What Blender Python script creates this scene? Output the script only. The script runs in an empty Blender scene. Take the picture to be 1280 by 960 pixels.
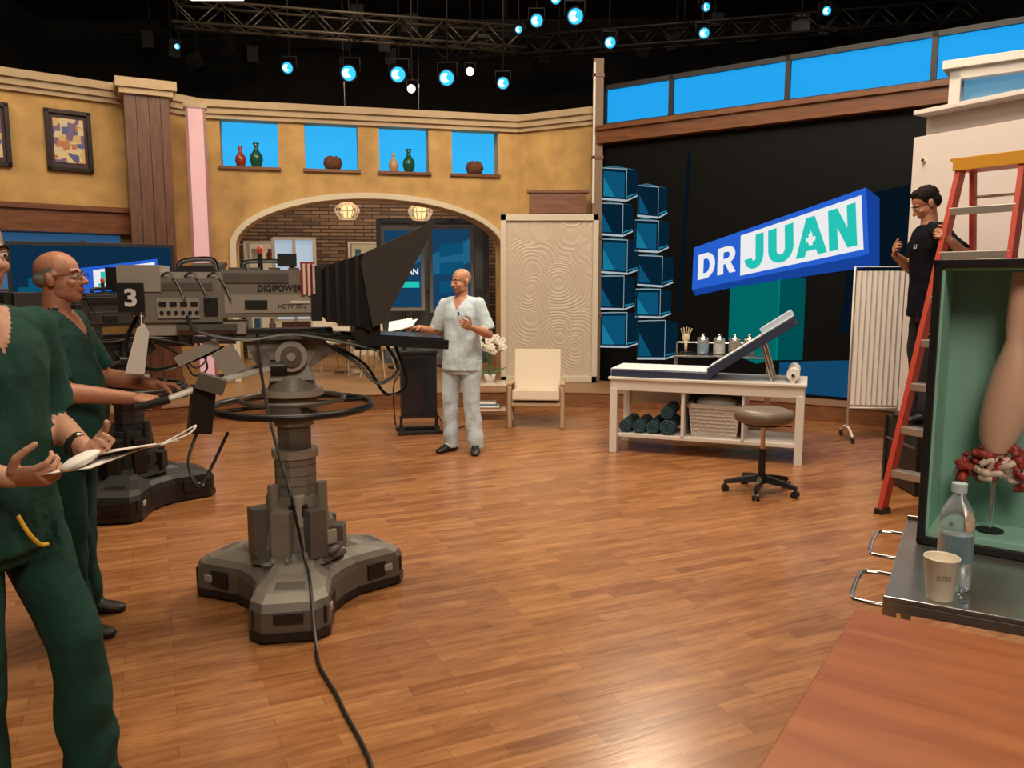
import bpy, math, random
from mathutils import Vector, Matrix, noise, kdtree
random.seed(4)
V=Vector
sc=bpy.context.scene
try:
    sc.view_settings.view_transform='Standard'; sc.view_settings.look='None'
except Exception: pass
R=math.radians
# ------------------------------------------------------------ materials
MC={}
def mat(name,col,rough=.5,metal=0,emit=0,ecol=None,var=0,scale=8,bump=0,bscale=40,trans=0,coat=0,stretch=None,spec=None):
    if name in MC: return MC[name]
    m=bpy.data.materials.new(name); m.use_nodes=True
    nt=m.node_tree; b=nt.nodes['Principled BSDF']
    b.inputs['Base Color'].default_value=(*col,1); b.inputs['Roughness'].default_value=rough
    b.inputs['Metallic'].default_value=metal
    if spec is not None: b.inputs['Specular IOR Level'].default_value=spec
    if trans: b.inputs['Transmission Weight'].default_value=trans
    if coat: b.inputs['Coat Weight'].default_value=coat
    if emit:
        b.inputs['Emission Color'].default_value=(*(ecol or col),1); b.inputs['Emission Strength'].default_value=emit
    tc=nt.nodes.new('ShaderNodeTexCoord')
    mp=nt.nodes.new('ShaderNodeMapping'); nt.links.new(tc.outputs['Object'],mp.inputs[0])
    if stretch: mp.inputs['Scale'].default_value=stretch
    if var:
        n=nt.nodes.new('ShaderNodeTexNoise'); n.inputs['Scale'].default_value=scale; n.inputs['Detail'].default_value=5
        r=nt.nodes.new('ShaderNodeValToRGB')
        r.color_ramp.elements[0].position=.3; r.color_ramp.elements[1].position=.7
        r.color_ramp.elements[0].color=(*[c*(1-var) for c in col],1)
        r.color_ramp.elements[1].color=(*[min(1,c*(1+var)) for c in col],1)
        nt.links.new(mp.outputs[0],n.inputs['Vector']); nt.links.new(n.outputs['Fac'],r.inputs[0]); nt.links.new(r.outputs[0],b.inputs['Base Color'])
    if bump:
        n2=nt.nodes.new('ShaderNodeTexNoise'); n2.inputs['Scale'].default_value=bscale; n2.inputs['Detail'].default_value=4
        bp=nt.nodes.new('ShaderNodeBump'); bp.inputs['Strength'].default_value=bump; bp.inputs['Distance'].default_value=.02
        nt.links.new(mp.outputs[0],n2.inputs['Vector']); nt.links.new(n2.outputs['Fac'],bp.inputs['Height']); nt.links.new(bp.outputs[0],b.inputs['Normal'])
    MC[name]=m; return m

def floor_mat():
    m=bpy.data.materials.new('wood_plank_floor'); m.use_nodes=True; nt=m.node_tree; b=nt.nodes['Principled BSDF']; L=nt.links.new
    tc=nt.nodes.new('ShaderNodeTexCoord'); mp=nt.nodes.new('ShaderNodeMapping'); mp.inputs['Rotation'].default_value=(0,0,R(-24)); L(tc.outputs['Object'],mp.inputs[0])
    br=nt.nodes.new('ShaderNodeTexBrick'); br.inputs['Scale'].default_value=1; br.inputs['Brick Width'].default_value=.52; br.inputs['Row Height'].default_value=.075
    br.inputs['Mortar Size'].default_value=.0011; br.inputs['Mortar Smooth'].default_value=.3; br.offset=.37; br.inputs['Bias'].default_value=0
    br.inputs['Color1'].default_value=(.44,.208,.082,1); br.inputs['Color2'].default_value=(.30,.123,.044,1); br.inputs['Mortar'].default_value=(.17,.07,.025,1)
    L(mp.outputs[0],br.inputs['Vector'])
    m2=nt.nodes.new('ShaderNodeMapping'); m2.inputs['Scale'].default_value=(1.6,12,1); L(mp.outputs[0],m2.inputs[0])
    n=nt.nodes.new('ShaderNodeTexNoise'); n.inputs['Scale'].default_value=2.5; n.inputs['Detail'].default_value=7; n.inputs['Distortion'].default_value=.6; L(m2.outputs[0],n.inputs['Vector'])
    r=nt.nodes.new('ShaderNodeValToRGB'); r.color_ramp.elements[0].position=.3; r.color_ramp.elements[0].color=(.62,.55,.5,1); r.color_ramp.elements[1].position=.68; r.color_ramp.elements[1].color=(1.1,1.1,1.1,1)
    L(n.outputs['Fac'],r.inputs[0])
    mx=nt.nodes.new('ShaderNodeMix'); mx.data_type='RGBA'; mx.blend_type='MULTIPLY'; mx.inputs[0].default_value=.85
    L(br.outputs['Color'],mx.inputs[6]); L(r.outputs[0],mx.inputs[7]); L(mx.outputs[2],b.inputs['Base Color'])
    b.inputs['Roughness'].default_value=.27
    bp=nt.nodes.new('ShaderNodeBump'); bp.inputs['Strength'].default_value=.06; bp.inputs['Distance'].default_value=.01; L(n.outputs['Fac'],bp.inputs['Height']); L(bp.outputs[0],b.inputs['Normal'])
    return m
def wood(name,c1,c2,rough=.35,rot=(0,0,0),sc_=(1,1,1),scale=3):
    if name in MC: return MC[name]
    m=bpy.data.materials.new(name); m.use_nodes=True; nt=m.node_tree; b=nt.nodes['Principled BSDF']; L=nt.links.new
    tc=nt.nodes.new('ShaderNodeTexCoord'); mp=nt.nodes.new('ShaderNodeMapping'); mp.inputs['Rotation'].default_value=rot; mp.inputs['Scale'].default_value=sc_; L(tc.outputs['Object'],mp.inputs[0])
    n=nt.nodes.new('ShaderNodeTexNoise'); n.inputs['Scale'].default_value=scale; n.inputs['Detail'].default_value=8; n.inputs['Distortion'].default_value=.8; L(mp.outputs[0],n.inputs['Vector'])
    r=nt.nodes.new('ShaderNodeValToRGB'); r.color_ramp.elements[0].position=.3; r.color_ramp.elements[1].position=.72
    r.color_ramp.elements[0].color=(*c1,1); r.color_ramp.elements[1].color=(*c2,1)
    L(n.outputs['Fac'],r.inputs[0]); L(r.outputs[0],b.inputs['Base Color']); b.inputs['Roughness'].default_value=rough
    MC[name]=m; return m
def brickmat(name,c1,c2,cm,w,h,ms=.01,bump=.8):
    m=bpy.data.materials.new(name); m.use_nodes=True; nt=m.node_tree; b=nt.nodes['Principled BSDF']; L=nt.links.new
    tc=nt.nodes.new('ShaderNodeTexCoord'); mp=nt.nodes.new('ShaderNodeMapping'); mp.inputs['Rotation'].default_value=(R(-90),0,0); L(tc.outputs['Object'],mp.inputs[0])
    br=nt.nodes.new('ShaderNodeTexBrick'); br.inputs['Scale'].default_value=1; br.inputs['Brick Width'].default_value=w; br.inputs['Row Height'].default_value=h; br.inputs['Mortar Size'].default_value=ms
    br.inputs['Color1'].default_value=(*c1,1); br.inputs['Color2'].default_value=(*c2,1); br.inputs['Mortar'].default_value=(*cm,1)
    L(mp.outputs[0],br.inputs['Vector']); L(br.outputs['Color'],b.inputs['Base Color']); b.inputs['Roughness'].default_value=.8
    bp=nt.nodes.new('ShaderNodeBump'); bp.inputs['Strength'].default_value=bump; bp.inputs['Distance'].default_value=.03; L(br.outputs['Color'],bp.inputs['Height']); L(bp.outputs[0],b.inputs['Normal'])
    return m
def wavemat():
    m=bpy.data.materials.new('carved_wave_panel_finish'); m.use_nodes=True; nt=m.node_tree; b=nt.nodes['Principled BSDF']; L=nt.links.new
    tc=nt.nodes.new('ShaderNodeTexCoord')
    n=nt.nodes.new('ShaderNodeTexNoise'); n.inputs['Scale'].default_value=1.0; n.inputs['Detail'].default_value=0; n.inputs['Distortion'].default_value=.5; L(tc.outputs['Object'],n.inputs['Vector'])
    vo=nt.nodes.new('ShaderNodeTexVoronoi'); vo.inputs['Scale'].default_value=1.7; vo.inputs['Randomness'].default_value=1; L(tc.outputs['Object'],vo.inputs['Vector'])
    ad=nt.nodes.new('ShaderNodeMath'); ad.operation='MULTIPLY_ADD'; ad.inputs[1].default_value=.5; L(n.outputs['Fac'],ad.inputs[0]); L(vo.outputs['Distance'],ad.inputs[2])
    mu=nt.nodes.new('ShaderNodeMath'); mu.operation='MULTIPLY'; mu.inputs[1].default_value=105; L(ad.outputs[0],mu.inputs[0])
    si=nt.nodes.new('ShaderNodeMath'); si.operation='SINE'; L(mu.outputs[0],si.inputs[0])
    bp=nt.nodes.new('ShaderNodeBump'); bp.inputs['Strength'].default_value=.28; bp.inputs['Distance'].default_value=.010; L(si.outputs[0],bp.inputs['Height']); L(bp.outputs[0],b.inputs['Normal'])
    b.inputs['Base Color'].default_value=(.60,.52,.42,1); b.inputs['Roughness'].default_value=.4
    return m
def abstractmat(name,seed):
    m=bpy.data.materials.new(name); m.use_nodes=True; nt=m.node_tree; b=nt.nodes['Principled BSDF']; L=nt.links.new
    tc=nt.nodes.new('ShaderNodeTexCoord'); mp=nt.nodes.new('ShaderNodeMapping'); mp.inputs['Location'].default_value=(seed,seed*2,seed); L(tc.outputs['Object'],mp.inputs[0])
    vo=nt.nodes.new('ShaderNodeTexVoronoi'); vo.distance='CHEBYCHEV'; vo.inputs['Scale'].default_value=13; L(mp.outputs[0],vo.inputs['Vector'])
    sp=nt.nodes.new('ShaderNodeSeparateColor'); L(vo.outputs['Color'],sp.inputs[0])
    r=nt.nodes.new('ShaderNodeValToRGB'); cr=r.color_ramp; cr.interpolation='CONSTANT'
    cols=[(.6,.42,.16),(.16,.10,.25),(.62,.54,.38),(.06,.10,.28),(.45,.18,.08),(.68,.55,.32)]
    cr.elements[0].color=(*cols[0],1); cr.elements[1].position=.16; cr.elements[1].color=(*cols[1],1)
    for i in range(2,6):
        e=cr.elements.new(i/6); e.color=(*cols[i],1)
    L(sp.outputs[0],r.inputs[0]); L(r.outputs[0],b.inputs['Base Color']); return m

# ------------------------------------------------------------ mesh builder
def frame(d):
    d=d.normalized(); a=V((0,0,1)) if abs(d.z)<.9 else V((1,0,0))
    x=d.cross(a).normalized(); y=d.cross(x).normalized(); return x,y
def rotm(rot): return Matrix.Rotation(R(rot[2]),3,'Z')@Matrix.Rotation(R(rot[1]),3,'Y')@Matrix.Rotation(R(rot[0]),3,'X')
class Ob:
    def __init__(s,name,loc=(0,0,0),yaw=0):
        s.name=name; s.loc=loc; s.yaw=yaw; s.v=[]; s.f=[]; s.mi=[]; s.sm=[]; s.mats=[]
    def add(s,vs,fs,m,sm=False):
        if m not in s.mats: s.mats.append(m)
        k=s.mats.index(m); o=len(s.v); s.v+= [V(p) for p in vs]
        for f in fs: s.f.append([i+o for i in f]); s.mi.append(k); s.sm.append(sm)
    def box(s,c,d,m,rot=(0,0,0),top=(1,1)):
        M=rotm(rot); c=V(c); vs=[]
        for z in (-.5,.5):
            for x,y in ((-.5,-.5),(.5,-.5),(.5,.5),(-.5,.5)):
                k=top if z>0 else (1,1); vs.append(c+M@V((x*d[0]*k[0],y*d[1]*k[1],z*d[2])))
        s.add(vs,[(3,2,1,0),(4,5,6,7),(0,1,5,4),(1,2,6,5),(2,3,7,6),(3,0,4,7)],m)
    def b2(s,a,b,m): s.box([(a[i]+b[i])/2 for i in range(3)],[abs(b[i]-a[i]) for i in range(3)],m)
    def cyl(s,p0,p1,r0,m,r1=None,n=20,sm=True):
        r1=r0 if r1 is None else r1; p0=V(p0);p1=V(p1); x,y=frame(p1-p0); vs=[]
        for p,r in ((p0,r0),(p1,r1)):
            for i in range(n):
                a=2*math.pi*i/n; vs.append(p+x*math.cos(a)*r+y*math.sin(a)*r)
        fs=[(i,(i+1)%n,n+(i+1)%n,n+i) for i in range(n)]
        s.add(vs,[f[::-1] for f in fs],m,sm); s.add(vs,[list(range(n)),list(range(2*n-1,n-1,-1))],m)
    def tube(s,pts,r,m,n=8,smooth=True,closed=False,rr=None):
        pts=[V(p) for p in pts]
        if smooth and len(pts)>2:
            q=[]; N=len(pts); rng=range(N if closed else N-1)
            for i in rng:
                if closed: a,b,c,d=pts[i-1],pts[i],pts[(i+1)%N],pts[(i+2)%N]
                else: a=pts[max(i-1,0)];b=pts[i];c=pts[i+1];d=pts[min(i+2,N-1)]
                for k in range(6):
                    t=k/6; q.append(.5*((2*b)+(c-a)*t+(2*a-5*b+4*c-d)*t*t+(3*b-a-3*c+d)*t**3))
            if not closed: q.append(pts[-1])
            pts=q
        N=len(pts); vs=[]; px=None
        for i,p in enumerate(pts):
            d=(pts[(i+1)%N]-pts[i-1]) if closed else pts[min(i+1,N-1)]-pts[max(i-1,0)]
            if d.length<1e-7: d=V((0,0,1))
            d.normalize()
            if px is None: px,_=frame(d)
            px=(px-d*px.dot(d)).normalized(); py=d.cross(px)
            for k in range(n):
                a=2*math.pi*k/n; vs.append(p+px*math.cos(a)*r+py*math.sin(a)*r)
        fs=[]
        for i in range(N if closed else N-1):
            j=(i+1)%N
            for k in range(n): fs.append((i*n+k,i*n+(k+1)%n,j*n+(k+1)%n,j*n+k))
        if not closed: fs+=[tuple(range(n-1,-1,-1)),tuple((N-1)*n+k for k in range(n))]
        s.add(vs,fs,m,True)
    def lathe(s,prof,c,m,n=28,rot=(0,0,0),sc_=(1,1,1)):
        M=rotm(rot); c=V(c); vs=[]
        for r,z in prof:
            for i in range(n):
                a=2*math.pi*i/n; vs.append(c+M@V((r*math.cos(a)*sc_[0],r*math.sin(a)*sc_[1],z*sc_[2])))
        fs=[]
        for j in range(len(prof)-1):
            for i in range(n): fs.append((j*n+i,j*n+(i+1)%n,(j+1)*n+(i+1)%n,(j+1)*n+i))
        if prof[0][0]>1e-4: fs.append(tuple(range(n-1,-1,-1)))
        if prof[-1][0]>1e-4: fs.append(tuple((len(prof)-1)*n+k for k in range(n)))
        s.add(vs,fs,m,True)
    def ell(s,c,r,m,rot=(0,0,0),n=20): s._ell(c,r,m,rot,n)
    def _ell(s,c,r,m,rot,n):
        M=rotm(rot); c=V(c); vs=[];fs=[]
        for j in range(13):
            th=math.pi*j/12
            for i in range(n):
                a=2*math.pi*i/n; vs.append(c+M@V((math.sin(th)*math.cos(a)*r[0],math.sin(th)*math.sin(a)*r[1],-math.cos(th)*r[2])))
        for j in range(12):
            for i in range(n): fs.append((j*n+i,j*n+(i+1)%n,(j+1)*n+(i+1)%n,(j+1)*n+i))
        s.add(vs,fs,m,True)
    def prism(s,poly,a,b,m,axis='z'):
        n=len(poly)
        f={'z':lambda p,h:(p[0],p[1],h),'y':lambda p,h:(p[0],h,p[1]),'x':lambda p,h:(h,p[0],p[1])}[axis]
        vs=[f(p,a) for p in poly]+[f(p,b) for p in poly]
        s.add(vs,[list(range(n-1,-1,-1)),list(range(n,2*n))]+[(i,(i+1)%n,n+(i+1)%n,n+i) for i in range(n)],m)
    def loft(s,rings,m,sm=True):
        n=len(rings[0]); vs=[p for r in rings for p in r]; fs=[]
        for j in range(len(rings)-1):
            for i in range(n): fs.append((j*n+i,j*n+(i+1)%n,(j+1)*n+(i+1)%n,(j+1)*n+i))
        s.add(vs,fs,m,sm); s.add(vs,[list(range(n-1,-1,-1)),[(len(rings)-1)*n+k for k in range(n)]],m)
    def grid(s,fn,nu,nv,m,th=0):
        vs=[fn(i/nu,j/nv) for j in range(nv+1) for i in range(nu+1)]
        fs=[(j*(nu+1)+i,j*(nu+1)+i+1,(j+1)*(nu+1)+i+1,(j+1)*(nu+1)+i) for j in range(nv) for i in range(nu)]
        s.add(vs,fs,m,True)
    def text(s,t,m,fn,ext=0,bold=0):
        cu=bpy.data.curves.new('t','FONT'); cu.body=t; cu.size=1; cu.extrude=ext; cu.offset=bold
        o=bpy.data.objects.new('t',cu); sc.collection.objects.link(o); dg=bpy.context.evaluated_depsgraph_get(); me=o.evaluated_get(dg).to_mesh()
        vs=[v.co.copy() for v in me.vertices]; fs=[list(p.vertices) for p in me.polygons]
        x0=min(v.x for v in vs);x1=max(v.x for v in vs);y0=min(v.y for v in vs);y1=max(v.y for v in vs)
        s.add([fn((v.x-x0)/(x1-x0),(v.y-y0)/(y1-y0),v.z) for v in vs],fs,m)
        o.evaluated_get(dg).to_mesh_clear(); bpy.data.objects.remove(o)
    def done(s,bevel=0,seg=2):
        me=bpy.data.meshes.new(s.name); me.from_pydata(s.v,[],s.f)
        for m in s.mats: me.materials.append(m)
        me.polygons.foreach_set('material_index',s.mi); me.polygons.foreach_set('use_smooth',s.sm); me.update()
        o=bpy.data.objects.new(s.name,me); sc.collection.objects.link(o); o.location=s.loc; o.rotation_euler=(0,0,R(s.yaw))
        if bevel:
            b=o.modifiers.new('bevel','BEVEL'); b.width=bevel; b.segments=seg; b.limit_method='ANGLE'; b.angle_limit=R(40)
        return o
# ------------------------------------------------------------ common mats
BLACK=mat('black_plastic',(.012,.012,.013),.4)
BLACKM=mat('matte_black_cloth',(.008,.008,.009),.9)
GREY=mat('camera_grey',(.23,.21,.18),.45,var=.12,scale=6)
GREYD=mat('pedestal_grey',(.12,.108,.095),.42,var=.15,scale=5)
GREYL=mat('light_grey',(.40,.365,.32),.4)
CHROME=mat('chrome',(.75,.74,.72),.18,1)
WHITE=mat('white_paint',(.74,.70,.65),.45)
CREAM=mat('cream_plaster',(.48,.37,.235),.6,var=.06)
YEL=mat('yellow_faux_plaster',(.52,.33,.125),.75,var=.20,scale=3.5,bump=.15,bscale=14)
BWOOD=wood('dark_walnut',(.085,.03,.016),(.16,.062,.03),.35,sc_=(8,8,1))
BWOODH=wood('dark_walnut_beam',(.12,.042,.018),(.23,.09,.038),.35,sc_=(1,6,10))
BLUEW=mat('backlit_blue',(.005,.04,.1),.6,emit=1.0,ecol=(.03,.44,.90),spec=0)
PAPER=mat('paper',(.85,.83,.80),.7)
SKIN_H=mat('skin_tan',(.46,.22,.13),.5,var=.08,scale=20)
SKIN_B=mat('skin_ruddy',(.48,.21,.13),.48,var=.1,scale=20)
SKIN_L=mat('skin_light',(.48,.25,.165),.5,var=.08,scale=20)
SCR_L=mat('pale_scrubs',(.50,.61,.68),.85,var=.05,bump=.3,bscale=25)
SCR_G=mat('green_scrubs',(.003,.045,.034),.9,var=.15,bump=.3,bscale=25)
SHIRTB=mat('black_tshirt',(.008,.009,.014),.95,spec=.1)
JEANS=mat('dark_trousers',(.012,.014,.022),.9)
SHOEB=mat('black_shoe_leather',(.01,.01,.01),.5)
HAIRG=mat('grey_hair',(.22,.19,.165),.9,bump=.3,bscale=200)
HAIRD=mat('dark_hair',(.010,.007,.006),.8,bump=.3,bscale=150,spec=.2)
EYEW=mat('eye_white',(.70,.66,.62),.3); EYED=mat('eye_iris',(.03,.015,.01),.2)
LIP=mat('lip',(.36,.13,.10),.5)
STUB=mat('stubble_skin',(.32,.165,.11),.7)

# ------------------------------------------------------------ room shell
def shell(name,a,b,m):
    o=Ob(name); o.b2(a,b,m); return o.done()
DARK=mat('studio_black_wall',(.008,.007,.006),.95)
shell('floor',(-10,-3,-.1),(9,18,0),floor_mat())
shell('ceiling',(-10,-3,7.2),(9,18,7.3),DARK)
shell('wall_back',(-10,18,0),(9,18.15,7.2),DARK)
shell('wall_left',(-10.15,-3,0),(-10,18,7.2),DARK)
shell('wall_right',(9,-3,0),(9.15,18,7.2),DARK)
shell('wall_front',(-10,-3.15,0),(9,-3,7.2),DARK)
pl=Ob('stage_platform'); PLTOP=mat('platform_top_vinyl',(.34,.19,.09),.45,var=.15,scale=2); CURB=wood('curb_wood',(.14,.055,.022),(.27,.115,.045),.4,sc_=(2,2,12))
N=64; ins=[];outs=[]
for i in range(N+1):
    a=R(-12+204*i/N); c,s_=math.cos(a),math.sin(a); ins.append((6.5*c,3.8+6.5*s_))
    t=1e9
    for lim,d,o0 in ((8.98,c,0),(-9.98,c,0),(17.98,s_,3.8),(-2.9,s_,3.8)):
        if abs(d)>1e-6:
            q=(lim-o0)/d
            if q>0: t=min(t,q)
    outs.append((t*c,3.8+t*s_))
vs=[(x,y,.2) for x,y in ins]+[(x,y,.2) for x,y in outs]
pl.add(vs,[(i,i+N+1,i+N+2,i+1) for i in range(N)],PLTOP)
vs=[(x,y,0.001) for x,y in ins]+[(x,y,.2) for x,y in ins]
pl.add(vs,[(i,i+N+1,i+N+2,i+1) for i in range(N)],CURB)
pl.tube([(x,y,.19) for x,y in ins],.012,CURB,6,False)
pl.done()
# ------------------------------------------------------------ yellow walls
WT_=3.98
def seg(name,A,B,z0=.205,z1=WT_,th=.4,build=None):
    A=V(A);B=V(B); d=B-A; L=d.length; yaw=math.degrees(math.atan2(d.y,d.x)); o=Ob(name,(A.x,A.y,0),yaw)
    if build: build(o,L)
    else: o.b2((0,0,z0),(L,th,z1),YEL)
    o.b2((-.02,-.05,WT_-.17),(L+.02,0,WT_-.11),CREAM); o.b2((-.04,-.09,WT_-.11),(L+.04,.1,WT_-.03),CREAM); o.b2((-.06,-.13,WT_-.03),(L+.06,.15,WT_+.06),CREAM)
    return o,L,yaw
P0=(-8.2,7.66);P1=(-4.75,10.5);P2=(-4.2,11.2);P3=(.1,12.25);P4=(1.22,11.62)
o,L,_=seg('wall_left_set',P0,P1)
o.b2((0,-.28,2.20),(L-.1,0,2.48),BWOODH); o.b2((0,-.32,2.46),(L-.1,0,2.52),BWOODH)
BOOKC=mat('blue_lit_recess',(.03,.10,.2),.5,emit=.35,ecol=(.05,.2,.45))
o.b2((.1,-.02,1.2),(L-.3,0,2.19),BOOKC)
for z in (1.5,1.85): o.b2((.1,-.12,z),(L-.3,-.021,z+.03),BWOODH)
rr=random.Random(3)
MOS=[mat('mosaic%d'%i,c,.4) for i,c in enumerate([(.5,.32,.12),(.1,.25,.4),(.45,.42,.35),(.3,.12,.06)])]
x=.2
while x<L-.5:
    w=rr.uniform(.06,.2); h=rr.uniform(.1,.25); z=rr.choice([1.53,1.88]); h=min(h,.25)
    o.b2((x,-.1,z),(x+w,-.03,z+h),rr.choice(MOS)); x+=w+rr.uniform(.02,.12)
o.done()
seg('wall_left_return',P1,P2)[0].done()
ARU0,ARU1,SPR,PEAK=.37,4.17,2.10,2.80
NZ0,NZ1=3.19,3.83
NI=[(.22,.98),(1.34,2.07),(2.37,3.08),(3.42,4.11)]
def mainwall(o,L):
    poly=[(0,.205),(ARU0,.205),(ARU0,SPR)]
    cx=(ARU0+ARU1)/2; hw=(ARU1-ARU0)/2
    for i in range(1,32):
        a=math.pi*(1-i/32); poly.append((cx+hw*math.cos(a),SPR+(PEAK-SPR)*math.sin(a)))
    poly+=[(ARU1,SPR),(ARU1,.205),(L,.205),(L,NZ0),(0,NZ0)]
    o.prism(poly,0,.45,YEL,'y')
    o.b2((0,0,NZ1),(L,.45,WT_),YEL)
    e=[0]+[k for n in NI for k in n]+[L]
    for i in range(0,len(e),2): o.b2((e[i],0,NZ0),(e[i+1],.45,NZ1),YEL)
    for a,b in NI:
        o.b2((a,.30,NZ0),(b,.36,NZ1),BLUEW)
        o.b2((a-.03,-.05,NZ0-.04),(b+.03,.02,NZ0),BWOODH)
    band=[];
    for i in range(0,41):
        a=math.pi*(1-i/40); band.append((cx+(hw)*math.cos(a),SPR+(PEAK-SPR)*math.sin(a)))
    outer=[]
    for i in range(0,41):
        a=math.pi*(1-i/40); outer.append((cx+(hw+.08)*math.cos(a),SPR+(PEAK+.08-SPR)*math.sin(a)))
    inner=[(ARU0,.205)]+band+[(ARU1,.205)]; out=[(ARU0-.08,.205)]+outer+[(ARU1+.08,.205)]
    n=len(inner); ARCH=mat('arch_trim_lit',(.62,.52,.38),.5,emit=.08,ecol=(.8,.9,.65))
    for i in range(n-1):
        q=[inner[i],inner[i+1],out[i+1],out[i]]
        o.prism(q,-.05,0,ARCH,'y')
o,L,YW=seg('wall_arch',P2,P3,build=mainwall); o.done()
seg('wall_right_set',P3,P4)[0].done()
WD=V((4.3,1.05)).normalized(); WN=V((-WD.y,WD.x))
def wp(u,v,z): 
    p=V(P2)+WD*u+WN*v; return (p.x,p.y,z)
VRED=mat('red_glaze',(.28,.04,.02),.25); VGRN=mat('green_glaze',(.01,.09,.06),.2); VCRM=mat('tan_glaze',(.5,.32,.18),.3); VBRN=mat('brown_basketry',(.16,.06,.03),.7,bump=1,bscale=60)
prof=[(.04,0),(.055,.02),(.075,.09),(.07,.14),(.03,.2),(.022,.24),(.04,.28),(.034,.28)]
for u,m,k in ((.47,VRED,1.0),(.68,VGRN,1.2),(2.58,VCRM,.95),(2.8,VGRN,1.2)):
    o=Ob('ceramic_vase',wp(u,.10,NZ0+.002)); o.lathe([(r*k,z*k) for r,z in prof],(0,0,0),m); o.done()
for u in (1.72,3.78):
    o=Ob('woven_pot',wp(u,.12,NZ0+.002)); o.lathe([(.05,0),(.11,.03),(.13,.10),(.11,.17),(.07,.19),(.06,.18)],(0,0,0),VBRN)
    for i in range(8):
        a=i*.785; o.tube([(.13*math.cos(a),.13*math.sin(a),.08),(.11*math.cos(a+.3),.11*math.sin(a+.3),.16),(.05*math.cos(a+.6),.05*math.sin(a+.6),.20)],.008,VBRN,6)
    o.done()
LD=(V(P1)-V(P0)).normalized(); LN=V((-LD.y,LD.x)); LY=math.degrees(math.atan2(LD.y,LD.x))
def lp(u,v,z): p=V(P0)+LD*u+LN*v; return (p.x,p.y,z)
for i,u in enumerate((3.66,2.80,1.9)):
    o=Ob('framed_abstract_painting',lp(u,-.005,3.30),LY); fm=mat('picture_frame_black',(.02,.01,.008),.3); am=abstractmat('abstract_art_%d'%i,i*3.7)
    w,h=.25,.36
    for a,b in (((-w,-.05,-h),(w,0,-h+.05)),((-w,-.05,h-.05),(w,0,h)),((-w,-.05,-h),(-w+.05,0,h)),((w-.05,-.05,-h),(w,0,h))): o.b2(a,b,fm)
    o.b2((-w+.04,-.02,-h+.04),(w-.04,0,h-.04),mat('dark_mount',(.04,.018,.03),.6)); o.b2((-w+.085,-.03,-h+.10),(w-.085,-.02,h-.10),am); o.done(.004)
o=Ob('wood_pillar',(-4.52,10.22,0),28)
o.b2((-.25,-.2,.205),(.25,.2,3.85),BWOOD); o.b2((-.27,-.22,.205),(.27,.22,.4),BWOOD); o.b2((-.30,-.25,3.85),(.30,.25,3.92),CREAM); o.b2((-.34,-.28,3.92),(.34,.28,4.03),CREAM)
for x in (-.12,.02,.15): o.b2((x-.004,-.205,.4),(x+.004,-.2,3.85),BLACK)
o.done(.004)
PINK=mat('lit_pink_acrylic',(.45,.30,.30),.4,emit=.38,ecol=(1,.48,.52))
o=Ob('lit_column',(-4.04,10.56,0),20); o.b2((-.09,-.08,.25),(.09,.08,3.80),PINK); o.b2((-.14,-.1,.205),(.14,.1,.26),BWOOD); o.b2((-.14,-.1,3.80),(.14,.1,3.88),CREAM)
for x in (-.105,.105): o.b2((x-.016,-.09,.26),(x+.016,.09,3.80),mat('mauve_trim',(.30,.15,.16),.4))
o.done()
# ------------------------------------------------------------ wave panel
o=Ob('carved_wave_panel',(.52,11.28,.203)); W=mat('panel_frame_white',(.66,.60,.50),.4)
o.b2((-.62,-.01,.08),(.62,.03,2.26),wavemat())
for a,b in (((-.68,-.05,0),(-.60,.06,2.34)),((.60,-.05,0),(.68,.06,2.34)),((-.68,-.05,2.25),(.68,.06,2.34)),((-.68,-.05,0),(.68,.06,.09))): o.b2(a,b,W)
o.done(.006)
o=Ob('wood_display_box',(.74,11.50,2.58)); o.b2((-.5,-.14,-.02),(.30,.0,.26),BWOODH); o.b2((-.53,-.16,.26),(.33,.02,.30),BWOODH)
o.b2((-.3,-.02,-2.37),(.2,.0,0),BWOOD); o.done(.005)
o=Ob('set_edge_pillar',(1.19,11.46,.203)); TP=mat('tan_post',(.22,.15,.10),.6)
o.b2((-.07,-.05,0),(.07,.05,4.45),TP)
for k in range(4): o.b2((-.08,-.06,.9+k*1.1),(.08,.055,.95+k*1.1),BWOODH)
o.b2((-.075,-.06,2.5),(-.04,-.05,4.4),WHITE); o.done(.004)
# ------------------------------------------------------------ video wall
VY=math.degrees(math.atan2(9.23-11.5,4.35-1.25))
o=Ob('video_wall',(1.25,11.5,0),VY)
SCRB=mat('screen_black',(.002,.003,.004),.5,spec=.15); E=lambda n,c,s=1:mat(n,tuple(k*.06 for k in c),.6,emit=s,ecol=c,spec=0)
o.b2((0,0,.205),(5.6,.25,3.50),SCRB)
def Pq(q,dep,m): o.add([(u,-dep,z) for u,z in q],[tuple(range(len(q)))],m)
EBL=E('screen_blue',(.02,.11,.58)); EDB=E('screen_deep_blue',(.008,.05,.30)); EWH=E('screen_white',(.84,.84,.86),.95); ETL=E('screen_teal',(.02,.54,.46),.95); EDT=E('screen_dark_teal',(.0,.13,.125),.95); EDT2=E('screen_darker_teal',(.0,.075,.08),.95)
EWC=E('screen_cube_edge',(.42,.50,.54),.9)
ETB=E('screen_tile_blue',(.004,.085,.18),.9); ETB2=E('screen_tile_dark',(.002,.018,.038),.8); ENV=E('screen_navy',(.002,.008,.016),.8); ETG=E('screen_tile_glow',(.01,.19,.32),.9)
Pq([(2.6,.24),(4.8,.24),(4.8,.80),(2.6,.62)],.004,E('screen_floor_blue',(.008,.08,.19),.7))
Pq([(3.3,1.0),(5.2,1.3),(5.2,2.9),(3.4,2.6)],.003,ENV)
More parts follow.
